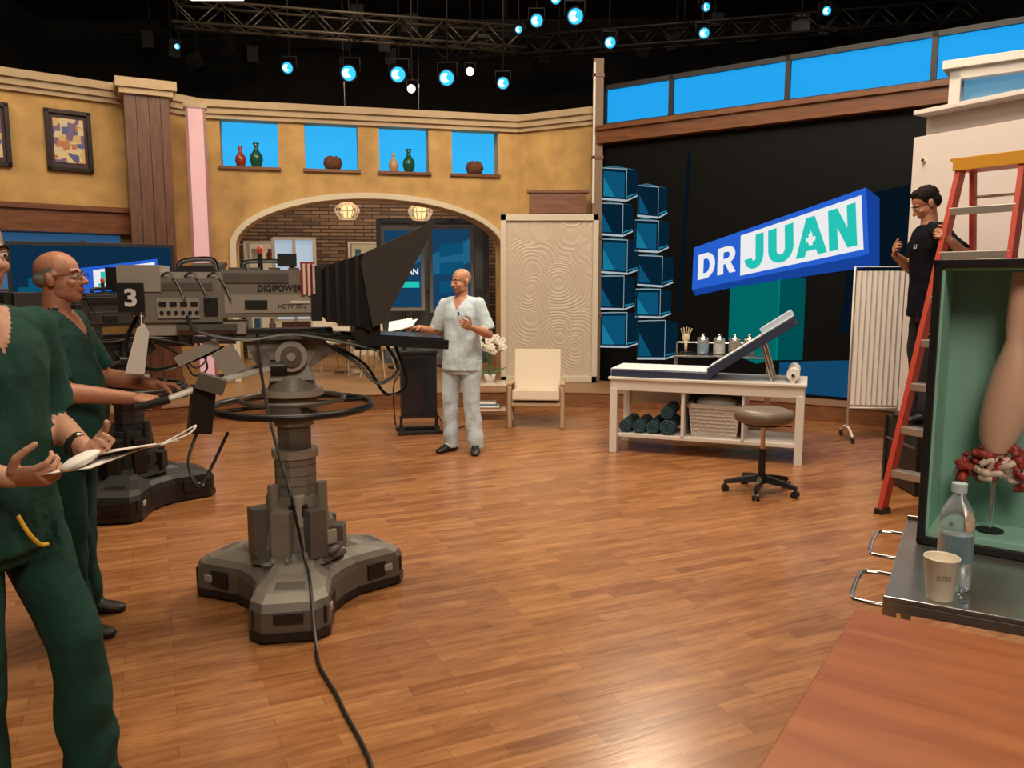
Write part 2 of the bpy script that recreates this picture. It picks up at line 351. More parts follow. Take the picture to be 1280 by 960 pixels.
Pq([(1.2,1.2),(1.3,3.3),(1.34,3.3),(1.26,1.2)],.004,ENV)
Pq([(1.93,1.6),(2.55,1.66),(2.55,.64),(2.3,.58),(1.93,.72)],.006,EDT); Pq([(2.55,1.66),(2.88,1.66),(2.88,.66),(2.55,.64)],.006,EDT2)
Pq([(2.55,1.66),(2.57,1.66),(2.57,.64),(2.55,.64)],.008,E('screen_teal_edge',(.0,.2,.19),.9))
A_,B_,C_,D_=(1.42,2.06),(3.51,2.69),(3.58,1.93),(1.41,1.51)
def bl(s,t):
    return (D_[0]*(1-s)*(1-t)+C_[0]*s*(1-t)+B_[0]*s*t+A_[0]*(1-s)*t, D_[1]*(1-s)*(1-t)+C_[1]*s*(1-t)+B_[1]*s*t+A_[1]*(1-s)*t)
Pq([D_,(1.46,1.43),(2.0,1.55),(3.70,1.80),C_],.008,EDB)
Pq([B_,(3.66,2.56),(3.70,1.80),C_],.009,EDB)
Pq([D_,C_,B_,A_],.012,EBL)
q=lambda a,b,c,d:[bl(a,c),bl(b,c),bl(b,d),bl(a,d)]
Pq(q(.30,.975,.09,.91),.016,EWH)
def letter(strokes,a0,a1,b0,b1,m):
    for k,st in enumerate(strokes):
        Pq([bl(a0+(a1-a0)*x,b0+(b1-b0)*y) for x,y in st],.020+.0006*k,m)
def arc(cx,cy,r0x,r0y,r1x,r1y,a0,a1,n=10):
    out=[]
    for i in range(n):
        p,q_=R(a0+(a1-a0)*i/n),R(a0+(a1-a0)*(i+1)/n)
        out.append([(cx+r0x*math.cos(p),cy+r0y*math.sin(p)),(cx+r1x*math.cos(p),cy+r1y*math.sin(p)),(cx+r1x*math.cos(q_),cy+r1y*math.sin(q_)),(cx+r0x*math.cos(q_),cy+r0y*math.sin(q_))])
    return out
LET={'D':[[(0,0),(.32,0),(.32,1),(0,1)],[(.3,0),(.45,0),(.45,.22),(.3,.22)],[(.3,.78),(.45,.78),(.45,1),(.3,1)]]+arc(.45,.5,.24,.28,.55,.5,-90,90),
 'R':[[(0,0),(.32,0),(.32,1),(0,1)],[(.3,.80),(.5,.80),(.5,1),(.3,1)],[(.3,.36),(.5,.36),(.5,.56),(.3,.56)]]+arc(.5,.68,.16,.12,.46,.32,-90,90)+[[(.40,.40),(.70,.42),(1,0),(.66,0)]],
 'J':[[(.55,.35),(.95,.35),(.95,1),(.55,1)]]+arc(.475,.36,.10,.12,.475,.36,-175,0),
 'U':[[(0,.38),(.34,.38),(.34,1),(0,1)],[(.66,.38),(1,.38),(1,1),(.66,1)]]+arc(.5,.39,.17,.16,.5,.39,-180,0),
 'A':[[(0,0),(.30,0),(.60,1),(.36,1)],[(.70,0),(1,0),(.64,1),(.40,1)],[(.22,.14),(.78,.14),(.74,.34),(.26,.34)]],
 'N':[[(0,0),(.32,0),(.32,1),(0,1)],[(.68,0),(1,0),(1,1),(.68,1)],[(.02,1),(.34,1),(.98,0),(.66,0)]]}
for ch,a0,a1 in (('D',.035,.145),('R',.16,.275)): letter(LET[ch],a0,a1,.20,.78,EWH)
for ch,a0,a1 in (('J',.325,.445),('U',.465,.61),('A',.62,.79),('N',.80,.945)): letter(LET[ch],a0,a1,.17,.83,ETL)
cx,cy=.705,.45
Pq(q(cx-.010,cx+.010,cy-.10,cy+.10),.034,EWH); Pq(q(cx-.026,cx+.026,cy-.035,cy+.035),.035,EWH)
TOPF=E('screen_tile_top',(.04,.14,.19),.9)
def cube(u0,u1,z0,z1,sk,mm,k=.30):
    um=u0+(u1-u0)*(1-k); e=.020; zm0=z0-sk*(1-k); zm1=z1-sk*(1-k); r0=zm0+.06; r1=zm1-.03
    Pq([(u0,z0),(um,zm0),(um,zm1),(u0,z1)],.010,EWC)
    Pq([(um,zm0),(u1,r0),(u1,r1),(um,zm1)],.010,ETB2)
    Pq([(u0,z1),(um,zm1),(u1,r1),(u0+(u1-u0)*k,z1+.015)],.0095,TOPF)
    Pq([(u0+.002,z0+e*1.4),(um-.005,zm0+e*1.4),(um-.005,zm1-e*.4),(u0+.002,z1-e*.4)],.013,ETB2)
    Pq([(u0+.03,z0+e*2.4),(um-.03,zm0+e*2.4),(um-.03,zm1-e*2.4),(u0+.03,z1-e*2.4)],.0135,mm)
    Pq([(u0+.03,z0+e*2.4),(u0+(um-u0)*.55,z0+e*2.4-sk*.3),(u0+.03,z0+(z1-z0)*.7)],.0145,ETG if mm is ETB else ETB)
    Pq([(um+.012,zm0+.05),(u1-.01,r0+.03),(u1-.01,r0+.045),(um+.012,zm0+.075)],.012,ETG)
    Pq([(um,zm0),(u1,r0),(u1,r0+.02),(um,zm0+.02)],.014,EWC)
for a in ((.58,1.03,2.50,2.92,.06,ETB2),(.55,1.06,2.03,2.46,.04,ETB),(.60,1.14,1.56,1.98,.03,ETB2),(.58,1.12,1.12,1.52,.0,ETB),(.62,1.22,.54,1.08,-.03,ETB2),
    (.02,.58,2.76,3.20,.07,ETB),(.0,.52,2.27,2.72,.05,ETB2),(.03,.62,1.74,2.22,.04,ETB),(.0,.57,1.22,1.70,.0,ETB2),(.03,.64,.68,1.18,-.02,ETB)): cube(*a)
o.done()
o=Ob('wood_header_beam',(1.25,11.5,0),VY); o.b2((0,-.14,3.51),(5.6,.2,3.70),BWOODH); o.b2((0,-.18,3.68),(5.6,.2,3.745),BWOODH); o.done(.004)
o=Ob('window_1',(1.25,11.5,-.055),VY); FR=mat('dark_window_frame',(.015,.015,.02),.5)
e=[.03,1.03,2.55,4.13,5.6]
for i in range(4): o.b2((e[i]+.03,.05,3.84),(e[i+1]-.03,.08,4.30),mat('sky_blue_backlit_glass',(.005,.04,.1),.6,emit=1,ecol=(.012,.34,.80),spec=0))
for x in e: o.b2((x-.03,0,3.82),(x+.03,.12,4.36),FR)
o.b2((0,0,4.30),(5.6,.12,4.36),FR); o.b2((0,0,3.82),(5.6,.12,3.85),FR); o.done()
# ------------------------------------------------------------ room behind arch
ST=brickmat('stacked_stone',(.22,.13,.075),(.08,.045,.03),(.02,.012,.01),.34,.07)
o=Ob('wall_stone',(-6.5,15.8,0),6); o.b2((0,0,.205),(8.5,.2,4.4),ST); o.done()
o=Ob('display_shelving',(-2.75,15.2,.203),6); 
for x in (-2.2,-1.5,-.3,.3,1.3,1.9): o.b2((x-.02,0,0),(x+.02,.35,2.15),WHITE)
for z in (0,.5,.95,1.4,1.8,2.13):
    for a,b in ((-2.2,-1.5),(-.3,.3),(1.3,1.9)): o.b2((a,0,z),(b,.35,z+.03),WHITE)
for a,b in ((-2.2,-1.5),(-.3,.3),(1.3,1.9)):
    o.b2((a,.33,0),(b,.36,2.15),mat('shelf_back_glow',(.8,.6,.4),.6,emit=.25,ecol=(1,.75,.45)))
    for z in (.53,.98,1.43,1.83): 
        o.b2((a+.1,.1,z),(a+.2,.25,z+.2),rr.choice(MOS)); o.lathe([(.05,0),(.07,.08),(.03,.16),(.04,.2)],(a+.42,.16,z),rr.choice([VRED,VCRM,VGRN]),16)
o.done()
o=Ob('window_2',(-4.3,14.6,.9),18); o.b2((0,0,0),(.75,.05,1.5),mat('cool_daylight_pane',(.4,.5,.6),.4,emit=.5,ecol=(.5,.7,.9)))
for x in (0,.36,.72): o.b2((x-.03,-.03,0),(x+.03,.06,1.5),WHITE)
for z in (0,.75,1.47): o.b2((0,-.03,z),(.75,.06,z+.05),WHITE)
o.b2((0.1,0,-.69),(.65,.05,0),BWOOD); o.done()
LC=mat('lamp_wicker',(.7,.45,.2),.6,emit=1.3,ecol=(1,.62,.28)); LCB=mat('lamp_cage',(.7,.55,.35),.5,emit=.25,ecol=(1,.8,.5))
for x,y in ((-2.75,13.6),(-1.55,13.8)):
    o=Ob('pendant_lamp',(x,y,2.78)); 
    for i in range(14):
        a=i*2*math.pi/14; o.tube([(.03*math.cos(a),.03*math.sin(a),.17),(.17*math.cos(a),.17*math.sin(a),.08),(.2*math.cos(a),.2*math.sin(a),0),(.13*math.cos(a),.13*math.sin(a),-.12)],.009,LCB,6)
    for r_,z in ((.17,.08),(.2,0),(.13,-.12)): o.tube([(r_*math.cos(i*.4488),r_*math.sin(i*.4488),z) for i in range(14)],.009,LCB,6,closed=True)
    o.ell((0,0,0),(.11,.11,.12),LC); o.cyl((0,0,.17),(0,0,4.4),.008,BLACK); o.done()
for i,(x,y,w,h,t) in enumerate(((-1.78,13.2,.29,.62,'DR JUAN'),(-1.0,13.4,.32,.66,''))):
    o=Ob('display_monitor_stand',(x,y,.203),8 if i==0 else -8); GF=mat('grey_monitor_bezel',(.20,.2,.2),.4)
    z0=1.62
    o.b2((-w-.06,0,z0-h-.06),(w+.06,.06,z0+h+.06),GF); o.b2((-w,-.01,z0-h),(w,0,z0+h),E('monitor_navy',(.01,.06,.14),.8))
    Pz=lambda q,m,d: o.add([(a,-d,b) for a,b in q],[tuple(range(len(q)))],m)
    Pz([(-w,z0-.1),(w,z0+.12),(w,z0+.5),(-w,z0+.25)],E('monitor_blue2',(.02,.14,.28),.8),.012)
    if t: 
        o.text(t,EWH,lambda s,q_,z:(-w*.85+1.7*w*s,-.02,z0-.12+.13*q_),bold=.03)
        Pz([(-w*.9,z0-.3),(w*.9,z0-.3),(w*.9,z0-.2),(-w*.9,z0-.2)],ETL,.014)
    else:
        for k in range(3): Pz([(-.2,z0-.4+.3*k),(.2,z0-.34+.3*k),(.2,z0-.16+.3*k),(-.2,z0-.2+.3*k)],ETB,.015)
    o.cyl((0,.05,0.03),(0,.05,z0-h),.04,BLACK); o.cyl((0,.05,0),(0,.05,.03),.28,BLACK); o.done(.004)
BF=mat('door_frame_bluegrey',(.09,.11,.13),.5)
o=Ob('framed_partition',(-1.35,14.1,.203),4)
for x in (-.95,-.35,.3,.9): o.b2((x-.05,0,0),(x+.05,.1,2.5),BF)
for z in (.0,1.2,2.42): o.b2((-.95,0,z),(.9,.1,z+.09),BF)
o.b2((-.9,.04,.05),(.85,.06,2.45),mat('frosted_panel',(.16,.2,.22),.3)); o.done(.004)
def armchair(name,loc,yaw,m,s=1):
    o=Ob(name,loc,yaw)
    for x in (-1,1):
        o.box((x*.29,-.25,.24),(.045,.05,.48),m,rot=(4,0,0)); o.box((x*.29,.28,.22),(.045,.05,.44),m,rot=(-12,0,0)); o.box((x*.29,0,.49),(.06,.6,.04),m,rot=(-3,0,0)); o.box((x*.29,.0,.2),(.035,.5,.04),m)
    CU=mat('cream_upholstery',(.66,.57,.45),.7)
    o.box((0,-.02,.36),(.52,.56,.12),CU,rot=(-5,0,0)); o.box((0,.27,.60),(.54,.11,.48),CU,rot=(-14,0,0)); o.box((0,-.02,.27),(.54,.5,.05),m)
    return o.done(.022,3)
OAK=mat('pale_wood_frame',(.48,.35,.22),.45)
armchair('cream_armchair',(.28,8.95,0),-4,OAK)
for x,y,ya in ((-2.95,12.9,30),(-2.5,13.5,-20),(-2.0,11.95,160)):
    o=Ob('white_dining_chair',(x,y,.203),ya); CW=mat('white_shell',(.8,.72,.6),.4)
    rings=[]
    for y_,z_ in [(-.22,.45),(-.05,.43),(.14,.44),(.20,.52),(.23,.68),(.26,.84)]:
        rings.append([(-.22,y_,z_),(-.12,y_,z_-.02),(0,y_,z_-.025),(.12,y_,z_-.02),(.22,y_,z_),(.22,y_+.01,z_+.02),(0,y_+.01,z_),(-.22,y_+.01,z_+.02)])
    o.loft(rings,CW)
    for a in (-1,1):
        for b in (-1,1): o.cyl((a*.12,b*.1,.43),(a*.21,b*.2,0),.014,OAK,.01)
    o.done()
o=Ob('round_side_table',(-2.55,12.4,.203)); o.cyl((0,0,.68),(0,0,.71),.36,WHITE,n=40); o.cyl((0,0,.02),(0,0,.68),.03,CHROME); o.cyl((0,0,0),(0,0,.02),.22,CHROME); o.lathe([(.04,0),(.06,.08),(.03,.16)],(0.1,0,.711),VCRM); o.done(.003)
o=Ob('low_glass_table',(-.26,9.35,0))
o.b2((-.24,-.2,.42),(.24,.2,.44),mat('glossy_white',(.7,.62,.5),.15)); 
for a in (-.2,.2):
    for b in (-.16,.16): o.cyl((a,b,0),(a,b,.42),.013,CHROME)
o.b2((-.2,-.15,.12),(.2,.15,.135),WHITE); 
for k in range(4): o.b2((-.15,-.12,.136+k*.02),(.13-.02*k,.1,.152+k*.02),rr.choice([PAPER,MOS[3],MOS[1]]))
o.done(.003)
o=Ob('white_orchid_pot',(-.26,9.35,.441)); STEM=mat('green_stem',(.06,.18,.04),.5); PET=mat('white_petal',(.8,.75,.66),.6)
o.lathe([(.05,0),(.07,.1),(.065,.1),(.05,.08)],(0,0,0),WHITE)
for k in range(4):
    a=k*1.6; tip=V((.12*math.cos(a),.12*math.sin(a),.5)); o.tube([(0,0,.08),(.03*math.cos(a),.03*math.sin(a),.32),tip],.005,STEM,6)
    for j in range(7):
        c=tip+V((rr.uniform(-.05,.05),rr.uniform(-.05,.05),rr.uniform(-.16,.03)))
        for p in range(5): o._ell(c+V((.022*math.cos(p*1.257),0,.022*math.sin(p*1.257))),(.02,.006,.02),PET,(0,0,0),8)
    o._ell((.09*math.cos(a),.09*math.sin(a),.13),(.11,.03,.012),STEM,(0,-25,math.degrees(a)),10)
o.done()
o=Ob('floor_monitor',(-1.0,8.5,0),12)
o.b2((-.19,-.05,.16),(.19,.12,.86),BLACK); o.b2((-.17,-.056,.2),(.17,-.05,.82),mat('dark_glass',(.01,.012,.016),.12))
o.b2((-.24,-.16,.0),(.24,-.08,.035),BLACK); o.b2((-.24,.12,.0),(.24,.2,.035),BLACK)
for x in (-.19,.19): o.b2((x-.02,-.14,.03),(x+.02,.18,.05),BLACK); o.box((x,.03,.11),(.03,.05,.14),BLACK)
o.tube([(.15,.13,.4),(.25,.2,.1),(.4,.1,.012),(.6,.35,.012)],.008,BLACK); o.tube([(-.1,.13,.7),(-.25,.2,.5),(-.24,.22,.05)],.008,BLACK)
o.b2((-.21,-.07,.86),(.21,.14,.885),BLACK); o.done(.006)

# ------------------------------------------------------------ exam table
o=Ob('examination_table',(.93,7.49,0),-20.5)
Lg,D=1.72,.66
for x in (.03,Lg-.03):
    for y in (.03,D-.03): o.b2((x-.035,y-.035,0),(x+.035,y+.035,.62),WHITE)
o.b2((0,0,.60),(Lg,D,.71),WHITE); o.b2((-.02,-.02,.70),(Lg+.02,D+.02,.725),WHITE)
o.b2((0.03,.03,.15),(Lg-.03,D-.03,.185),WHITE)
o.b2((.66,.02,.185),(.69,D-.02,.6),WHITE); o.b2((1.2,.02,.185),(1.22,D-.02,.6),WHITE)
o.b2((.69,D-.04,.185),(1.22,D-.02,.6),WHITE); o.b2((.03,D-.04,.4),(.66,D-.02,.6),WHITE)
PAD=mat('navy_vinyl',(.03,.045,.09),.35); SHEET=mat('exam_paper_sheet',(.64,.69,.74),.7,bump=.4,bscale=18)
o.b2((0.0,.02,.726),(.92,D-.02,.79),PAD); o.b2((-.01,.07,.79),(.90,D-.07,.798),SHEET); o.b2((-.016,.07,.735),(-.002,D-.07,.798),SHEET)
ang=34; c,s_=math.cos(R(ang)),math.sin(R(ang)); bx,bz=.90,.79; Lb=.86
o.box((bx+c*Lb/2,D/2,bz+s_*Lb/2),(Lb,D-.04,.075),PAD,rot=(0,-ang,0)); o.box((bx+c*Lb/2-s_*.043,D/2,bz+s_*Lb/2+c*.043),(Lb+.01,D-.14,.009),SHEET,rot=(0,-ang,0))
o.box((bx+c*(Lb-.14)-s_*.068,D/2,bz+s_*(Lb-.14)+c*.068),(.30,.46,.06),mat('pale_blue_pillow',(.50,.62,.74),.8),rot=(0,-ang,0))
for y in (.12,D-.12): o.cyl((1.45,y,.72),(1.35,y,1.04),.016,CHROME); 
o.cyl((1.35,.12,1.04),(1.35,D-.12,1.04),.012,CHROME)
o.cyl((Lg-.1,.04,.80),(Lg-.1,D-.04,.80),.055,PAPER,n=28); o.cyl((Lg-.1,.0,.80),(Lg-.1,D,.80),.012,BLACK)
for y in (.02,D-.02): o.b2((Lg-.12,y-.01,.72),(Lg-.08,y+.01,.82),WHITE)
o.done(.006)
def w2(loc,yaw,p):
    a=R(yaw); return (loc[0]+p[0]*math.cos(a)-p[1]*math.sin(a),loc[1]+p[0]*math.sin(a)+p[1]*math.cos(a),p[2])
ET=((.93,7.49),-20.5)
TW=mat('slate_blue_towel',(.04,.10,.13),.95,bump=.8,bscale=120)
o=Ob('rolled_towels',w2(*ET,(.35,.3,.186)),-20.5)
def spiral(cx,cz,y0,y1,r):
    o.cyl((cx,y0,cz),(cx,y1,cz),r,TW,n=20)
    o.tube([(cx+r*.92*(1-i/26)*math.cos(i*.75),y0-.004,cz+r*.92*(1-i/26)*math.sin(i*.75)) for i in range(22)],.007,TW,6)
spiral(-.22,.062,-.22,.2,.06);spiral(-.09,.062,-.22,.2,.06);spiral(.04,.062,-.22,.2,.06);spiral(.18,.075,-.24,.2,.07);spiral(.17,.205,-.22,.2,.06)
o.done()
o=Ob('white_storage_basket',w2(*ET,(.95,.3,.186)),-20.5)
BK=mat('white_wicker',(.66,.60,.54),.7,bump=1,bscale=90)
o.loft([[(x*(.2+.03*t),y*(.2+.02*t),.28*t) for x,y in ((-1,-1),(1,-1),(1,1),(-1,1))] for t in (0,.5,1)],BK,False)
o.b2((-.24,-.23,.27),(.24,-.2,.31),BK);o.b2((-.24,.2,.27),(.24,.23,.31),BK);o.b2((-.24,-.23,.27),(-.21,.23,.31),BK);o.b2((.21,-.23,.27),(.24,.23,.31),BK)
for z in [.03+.035*i for i in range(7)]: o.tube([(-.205-.03*z,-.203-.07*z,z),(.205+.03*z,-.203-.07*z,z)],.004,BK,6,False)
o._ell((0,0,.3),(.19,.18,.06),SHEET,(0,0,0),16)
o.done(.006)
o=Ob('rolling_stool',(1.92,6.02,0),12); SV=mat('taupe_vinyl',(.17,.13,.10),.4)
o.lathe([(.02,.55),(.19,.55),(.215,.565),(.222,.60),(.215,.635),(.17,.65),(.0001,.652)],(0,0,0),SV,40); o.cyl((0,0,.53),(0,0,.552),.15,BLACK)
o.cyl((0,0,.3),(0,0,.54),.017,CHROME); o.cyl((0,0,.12),(0,0,.34),.027,BLACK); o.cyl((0,0,.075),(0,0,.14),.045,BLACK)
o.tube([(.02,0,.53),(.1,-.03,.52),(.2,-.06,.515)],.006,BLACK,6)
for i in range(5):
    a=i*2*math.pi/5+.3; c,s_=math.cos(a),math.sin(a)
    rings=[]
    for r_,z,w,h in ((.03,.11,.03,.025),(.16,.095,.024,.02),(.28,.075,.017,.013)):
        rings.append([(r_*c-w*s_,r_*s_+w*c,z-h),(r_*c+w*s_,r_*s_-w*c,z-h),(r_*c+w*.7*s_,r_*s_-w*.7*c,z+h),(r_*c-w*.7*s_,r_*s_+w*.7*c,z+h)])
    o.loft(rings,BLACK,False); o.cyl((.27*c,.27*s_,.05),(.27*c,.27*s_,.08),.01,BLACK)
    for k in (-1,1): o.cyl((.27*c-k*.005*s_,.27*s_+k*.005*c,.027),(.27*c-k*.026*s_,.27*s_+k*.026*c,.027),.027,BLACK)
o.done()
o=Ob('instrument_cart',(2.25,8.55,0),-14)
for z in (.82,.45): o.b2((-.5,-.22,z),(.5,.22,z+.02),CHROME)
for a in (-.48,.48):
    for b in (-.2,.2): o.cyl((a,b,.06),(a,b,.95 if b>0 else .84),.012,CHROME); o.ell((a,b,.03),(.03,.018,.03),BLACK)
o.tube([(-.48,.2,.95),(.48,.2,.95)],.01,CHROME)
o.done(.003)
JB=[mat('jar_blue_swabs',(.15,.3,.5),.6),mat('jar_cotton',(.8,.78,.74),.9),mat('jar_amber',(.4,.2,.08),.5)]
for k,x in enumerate((-.2,-.03,.13,.28)):
    o=Ob('apothecary_jar',w2((2.25,8.55),-14,(x,0,.842)),0)
    o.lathe([(.05,0),(.062,.01),(.062,.15),(.055,.155)],(0,0,0),mat('jar_glass',(.85,.9,.9),.05,trans=.85)); o.lathe([(.062,.156),(.062,.17),(.02,.19),(.018,.2),(.02,.215),(.001,.22)],(0,0,0),CHROME)
    o.cyl((0,0,.012),(0,0,.11),.05,JB[k%3]); o.done()
o=Ob('skeleton_hand_model',w2((2.25,8.55),-14,(-.38,0,.842)),0)
BN=mat('bone_plastic',(.65,.55,.38),.5)
o.cyl((0,0,0),(0,0,.02),.06,BLACK); o.tube([(0,0,.02),(0,0,.14)],.016,BN)
o._ell((0,0,.17),(.04,.014,.045),BN,(0,0,0),12)
for k in range(5): o.tube([((k-2)*.015,0,.19),((k-2)*.024,-.005,.24),((k-2)*.03,-.01,.29-.01*abs(k-2))],.007,BN,6)
o.done()
o=Ob('medical_privacy_screen',(3.45,8.12,0),-8); FAB=mat('white_curtain',(.78,.74,.70),.85)
pans=[((0,0),(.50,.02)),((.52,.02),(.82,.20)),((.84,.20),(1.14,.02))]
for (a,b) in pans:
    a=V(a);b=V(b);d=b-a; n=V((-d.y,d.x)).normalized()
    o.tube([(a.x,a.y,.12),(a.x,a.y,1.76),(b.x,b.y,1.76),(b.x,b.y,.12)],.013,WHITE,8,False)
    o.tube([(a.x,a.y,.33),(b.x,b.y,.33)],.01,WHITE,6,False)
    def fn(s,t,a=a,d=d,n=n):
        p=a+d*(.03+.94*s)+n*.014*math.sin(s*2*math.pi*9); return (p.x,p.y,.36+1.36*t)
    o.grid(fn,108,2,FAB)
for x,y in ((0,0),(.51,.02),(1.14,.02)):
    o.tube([(x,y-.22,.06),(x,y-.1,.12),(x,y,.13),(x,y+.1,.12),(x,y+.22,.06)],.013,WHITE,8)
    for k in (-.22,.22): o.cyl((x-.012,y+k,.032),(x+.012,y+k,.032),.032,BLACK)
o.done()
o=Ob('white_set_panel',(3.68,7.55,0),-61)
WP=mat('white_acrylic',(.74,.68,.66),.25)
o.b2((0,0,.02),(1.15,.05,2.92),WP); o.b2((1.2,0,.02),(2.4,.05,3.05),WP); o.b2((-.02,.2,.0),(2.5,.26,3.12),mat('white_panel_back',(.68,.60,.56),.5))
for x in (.12,1.03,1.32,2.28):
    for z in (.5,1.6,2.7): o.cyl((x,-.03,z),(x,.2,z),.016,CHROME)
o.b2((-.02,.0,3.12),(2.5,.26,3.16),WHITE); o.done(.004)
o=Ob('white_lattice_tower',(4.72,8.05,.203),-36)
for x in (-.35,.35):
    for y in (-.2,.2): o.b2((x-.05,y-.05,0),(x+.05,y+.05,3.45),WHITE)
for z in (.0,1.2,2.4,3.0,3.35): 
    for y in (-.2,.2): o.b2((-.4,y-.05,z),(.4,y+.05,z+.1),WHITE)
o.b2((-.3,-.02,.1),(.3,.02,3.4),mat('pale_blue_acrylic',(.3,.5,.6),.3,emit=.3,ecol=(.1,.5,.9)))
o.b2((-.46,-.3,3.45),(.46,.3,3.53),WHITE); o.done(.005)

# ------------------------------------------------------------ ceiling rig
TM=mat('truss_aluminium',(.16,.135,.105),.4,.6); TMD=mat('truss_black',(.018,.016,.014),.5)
def truss(name,A,B,w=.32,TM=TM):
    A=V(A);B=V(B);d=(B-A); L=d.length; yaw=math.degrees(math.atan2(d.y,d.x)); o=Ob(name,tuple(A),yaw)
    for y in (-w/2,w/2):
        for z in (-w/2,w/2): o.tube([(0,y,z),(L,y,z)],.022,TM,8,False)
    n=int(L/w)
    for i in range(n):
        x0=i*L/n;x1=(i+1)*L/n
        for y in (-w/2,w/2): o.tube([(x0,y,-w/2 if i%2 else w/2),(x1,y,w/2 if i%2 else -w/2)],.012,TM,6,False)
        for z in (-w/2,w/2): o.tube([(x0,-w/2 if i%2 else w/2,z),(x1,w/2 if i%2 else -w/2,z)],.012,TM,6,False)
    for x in (.3,L/2,L-.3): o.tube([(x,0,w/2),(x,0,7.2-A.z)],.012,BLACK,6,False)
    return o.done()
truss('lighting_truss',(-5,12.4,5.55),(.2,13.7,5.45))
truss('lighting_truss',(-1.5,15.8,5.9),(7.5,13.4,5.9),.3,TMD)
CY=mat('blue_led',(.02,.1,.3),.3,emit=1.6,ecol=(.02,.42,.9)); CYB=mat('blue_led_core',(.2,.8,1),.3,emit=6,ecol=(.35,.9,1)); WL=mat('warm_led',(1,.9,.7),.3,emit=4,ecol=(1,.85,.6)); DKC=mat('fixture_black',(.012,.012,.014),.5)
def fixture(p,r,m,aim=(0,-1,-.35)):
    o=Ob('stage_spotlight',p); a=V(aim).normalized(); x,y=frame(a)
    o.cyl(tuple(-a*r*2.6),(0,0,0),r*.85,DKC,r*1.12); o.cyl(tuple(a*.002),tuple(a*.02),r,m,n=28); o.cyl(tuple(-a*r*3.4),tuple(-a*r*2.6),r*.5,DKC,r*.8)
    if m is CY:
        o.cyl(tuple(a*.021+x*r*.2),tuple(a*.026+x*r*.2),r*.62,CYB,n=20); o.cyl(tuple(a*.028-x*r*.38-y*r*.1),tuple(a*.032-x*r*.38-y*r*.1),r*.45,CY,n=20)
    c=-a*r*1.3
    h=V((1,0,0))*r*1.4
    o.tube([tuple(c-h),tuple(c-h+V((0,0,r*2))),tuple(c+h+V((0,0,r*2))),tuple(c+h)],r*.13,DKC,6,False)
    o.tube([tuple(c+V((0,0,r*2))),tuple(c+V((0,0,7.19-p[2]-c.z)))],.012,DKC,6,False)
    o.tube([tuple((x*math.cos(k*.5236)+y*math.sin(k*.5236))*r*1.12+a*.02) for k in range(12)],r*.10,DKC,6,closed=True)
    o.done()
for px_,py_,Y,r,m in ((-3.5,4.93,13,.08,CY),(-2.55,4.85,13,.11,CY),(-1.78,4.83,13,.11,CY),(-1.02,4.78,13,.11,CY),(-.14,4.70,13,.085,CY),(-1.55,4.57,12.8,.06,WL),(-.65,4.85,12.9,.06,WL),
   (.38,5.60,12.9,.09,CY),(.95,5.57,12.6,.11,CY),(1.5,5.25,12.8,.08,CY),(2.75,5.15,12,.07,CY),(.1,5.35,12.5,.05,CY),(.66,5.85,12.7,.07,CY),(2.9,5.70,12.6,.06,CY),(4.6,5.55,12.3,.06,CY),(-5.2,5.25,13,.04,CY)):
    fixture((px_,Y,py_),r,m)
o=Ob('softbox_light',(-3.95,11.0,5.36)); o.b2((-.35,-.3,0),(.35,.3,.05),mat('softbox_glow',(1,.95,.85),.3,emit=5,ecol=(1,.9,.72))); o.b2((-.39,-.34,.05),(.39,.34,.2),DKC)
for x in (-.3,.3): o.tube([(x,0,.2),(x,0,1.83)],.012,DKC,6,False)
o.done()
PD=mat('pipe_dark',(.02,.018,.015),.5)
o=Ob('lighting_pipe_grid',(0,0,0))
for k in range(6): o.tube([(-8,11+k*1.2,6.5+.1*(k%2)),(8,11.3+k*1.2,6.6)],.03,PD,8,False)
for k in range(7): o.tube([(-7+k*2.3,10.5,6.75),(-7+k*2.3,17.5,6.75)],.03,PD,8,False)
for k in range(22):
    x=rr.uniform(-7,7);y=rr.uniform(14.2,16.8); z=rr.uniform(5.9,6.3); o.box((x,y,z),(.22,.3,.3),DKC,rot=(rr.uniform(-30,30),0,rr.uniform(0,90))); o.tube([(x,y,z),(x,y,7.19)],.015,DKC,6,False)
o.done()
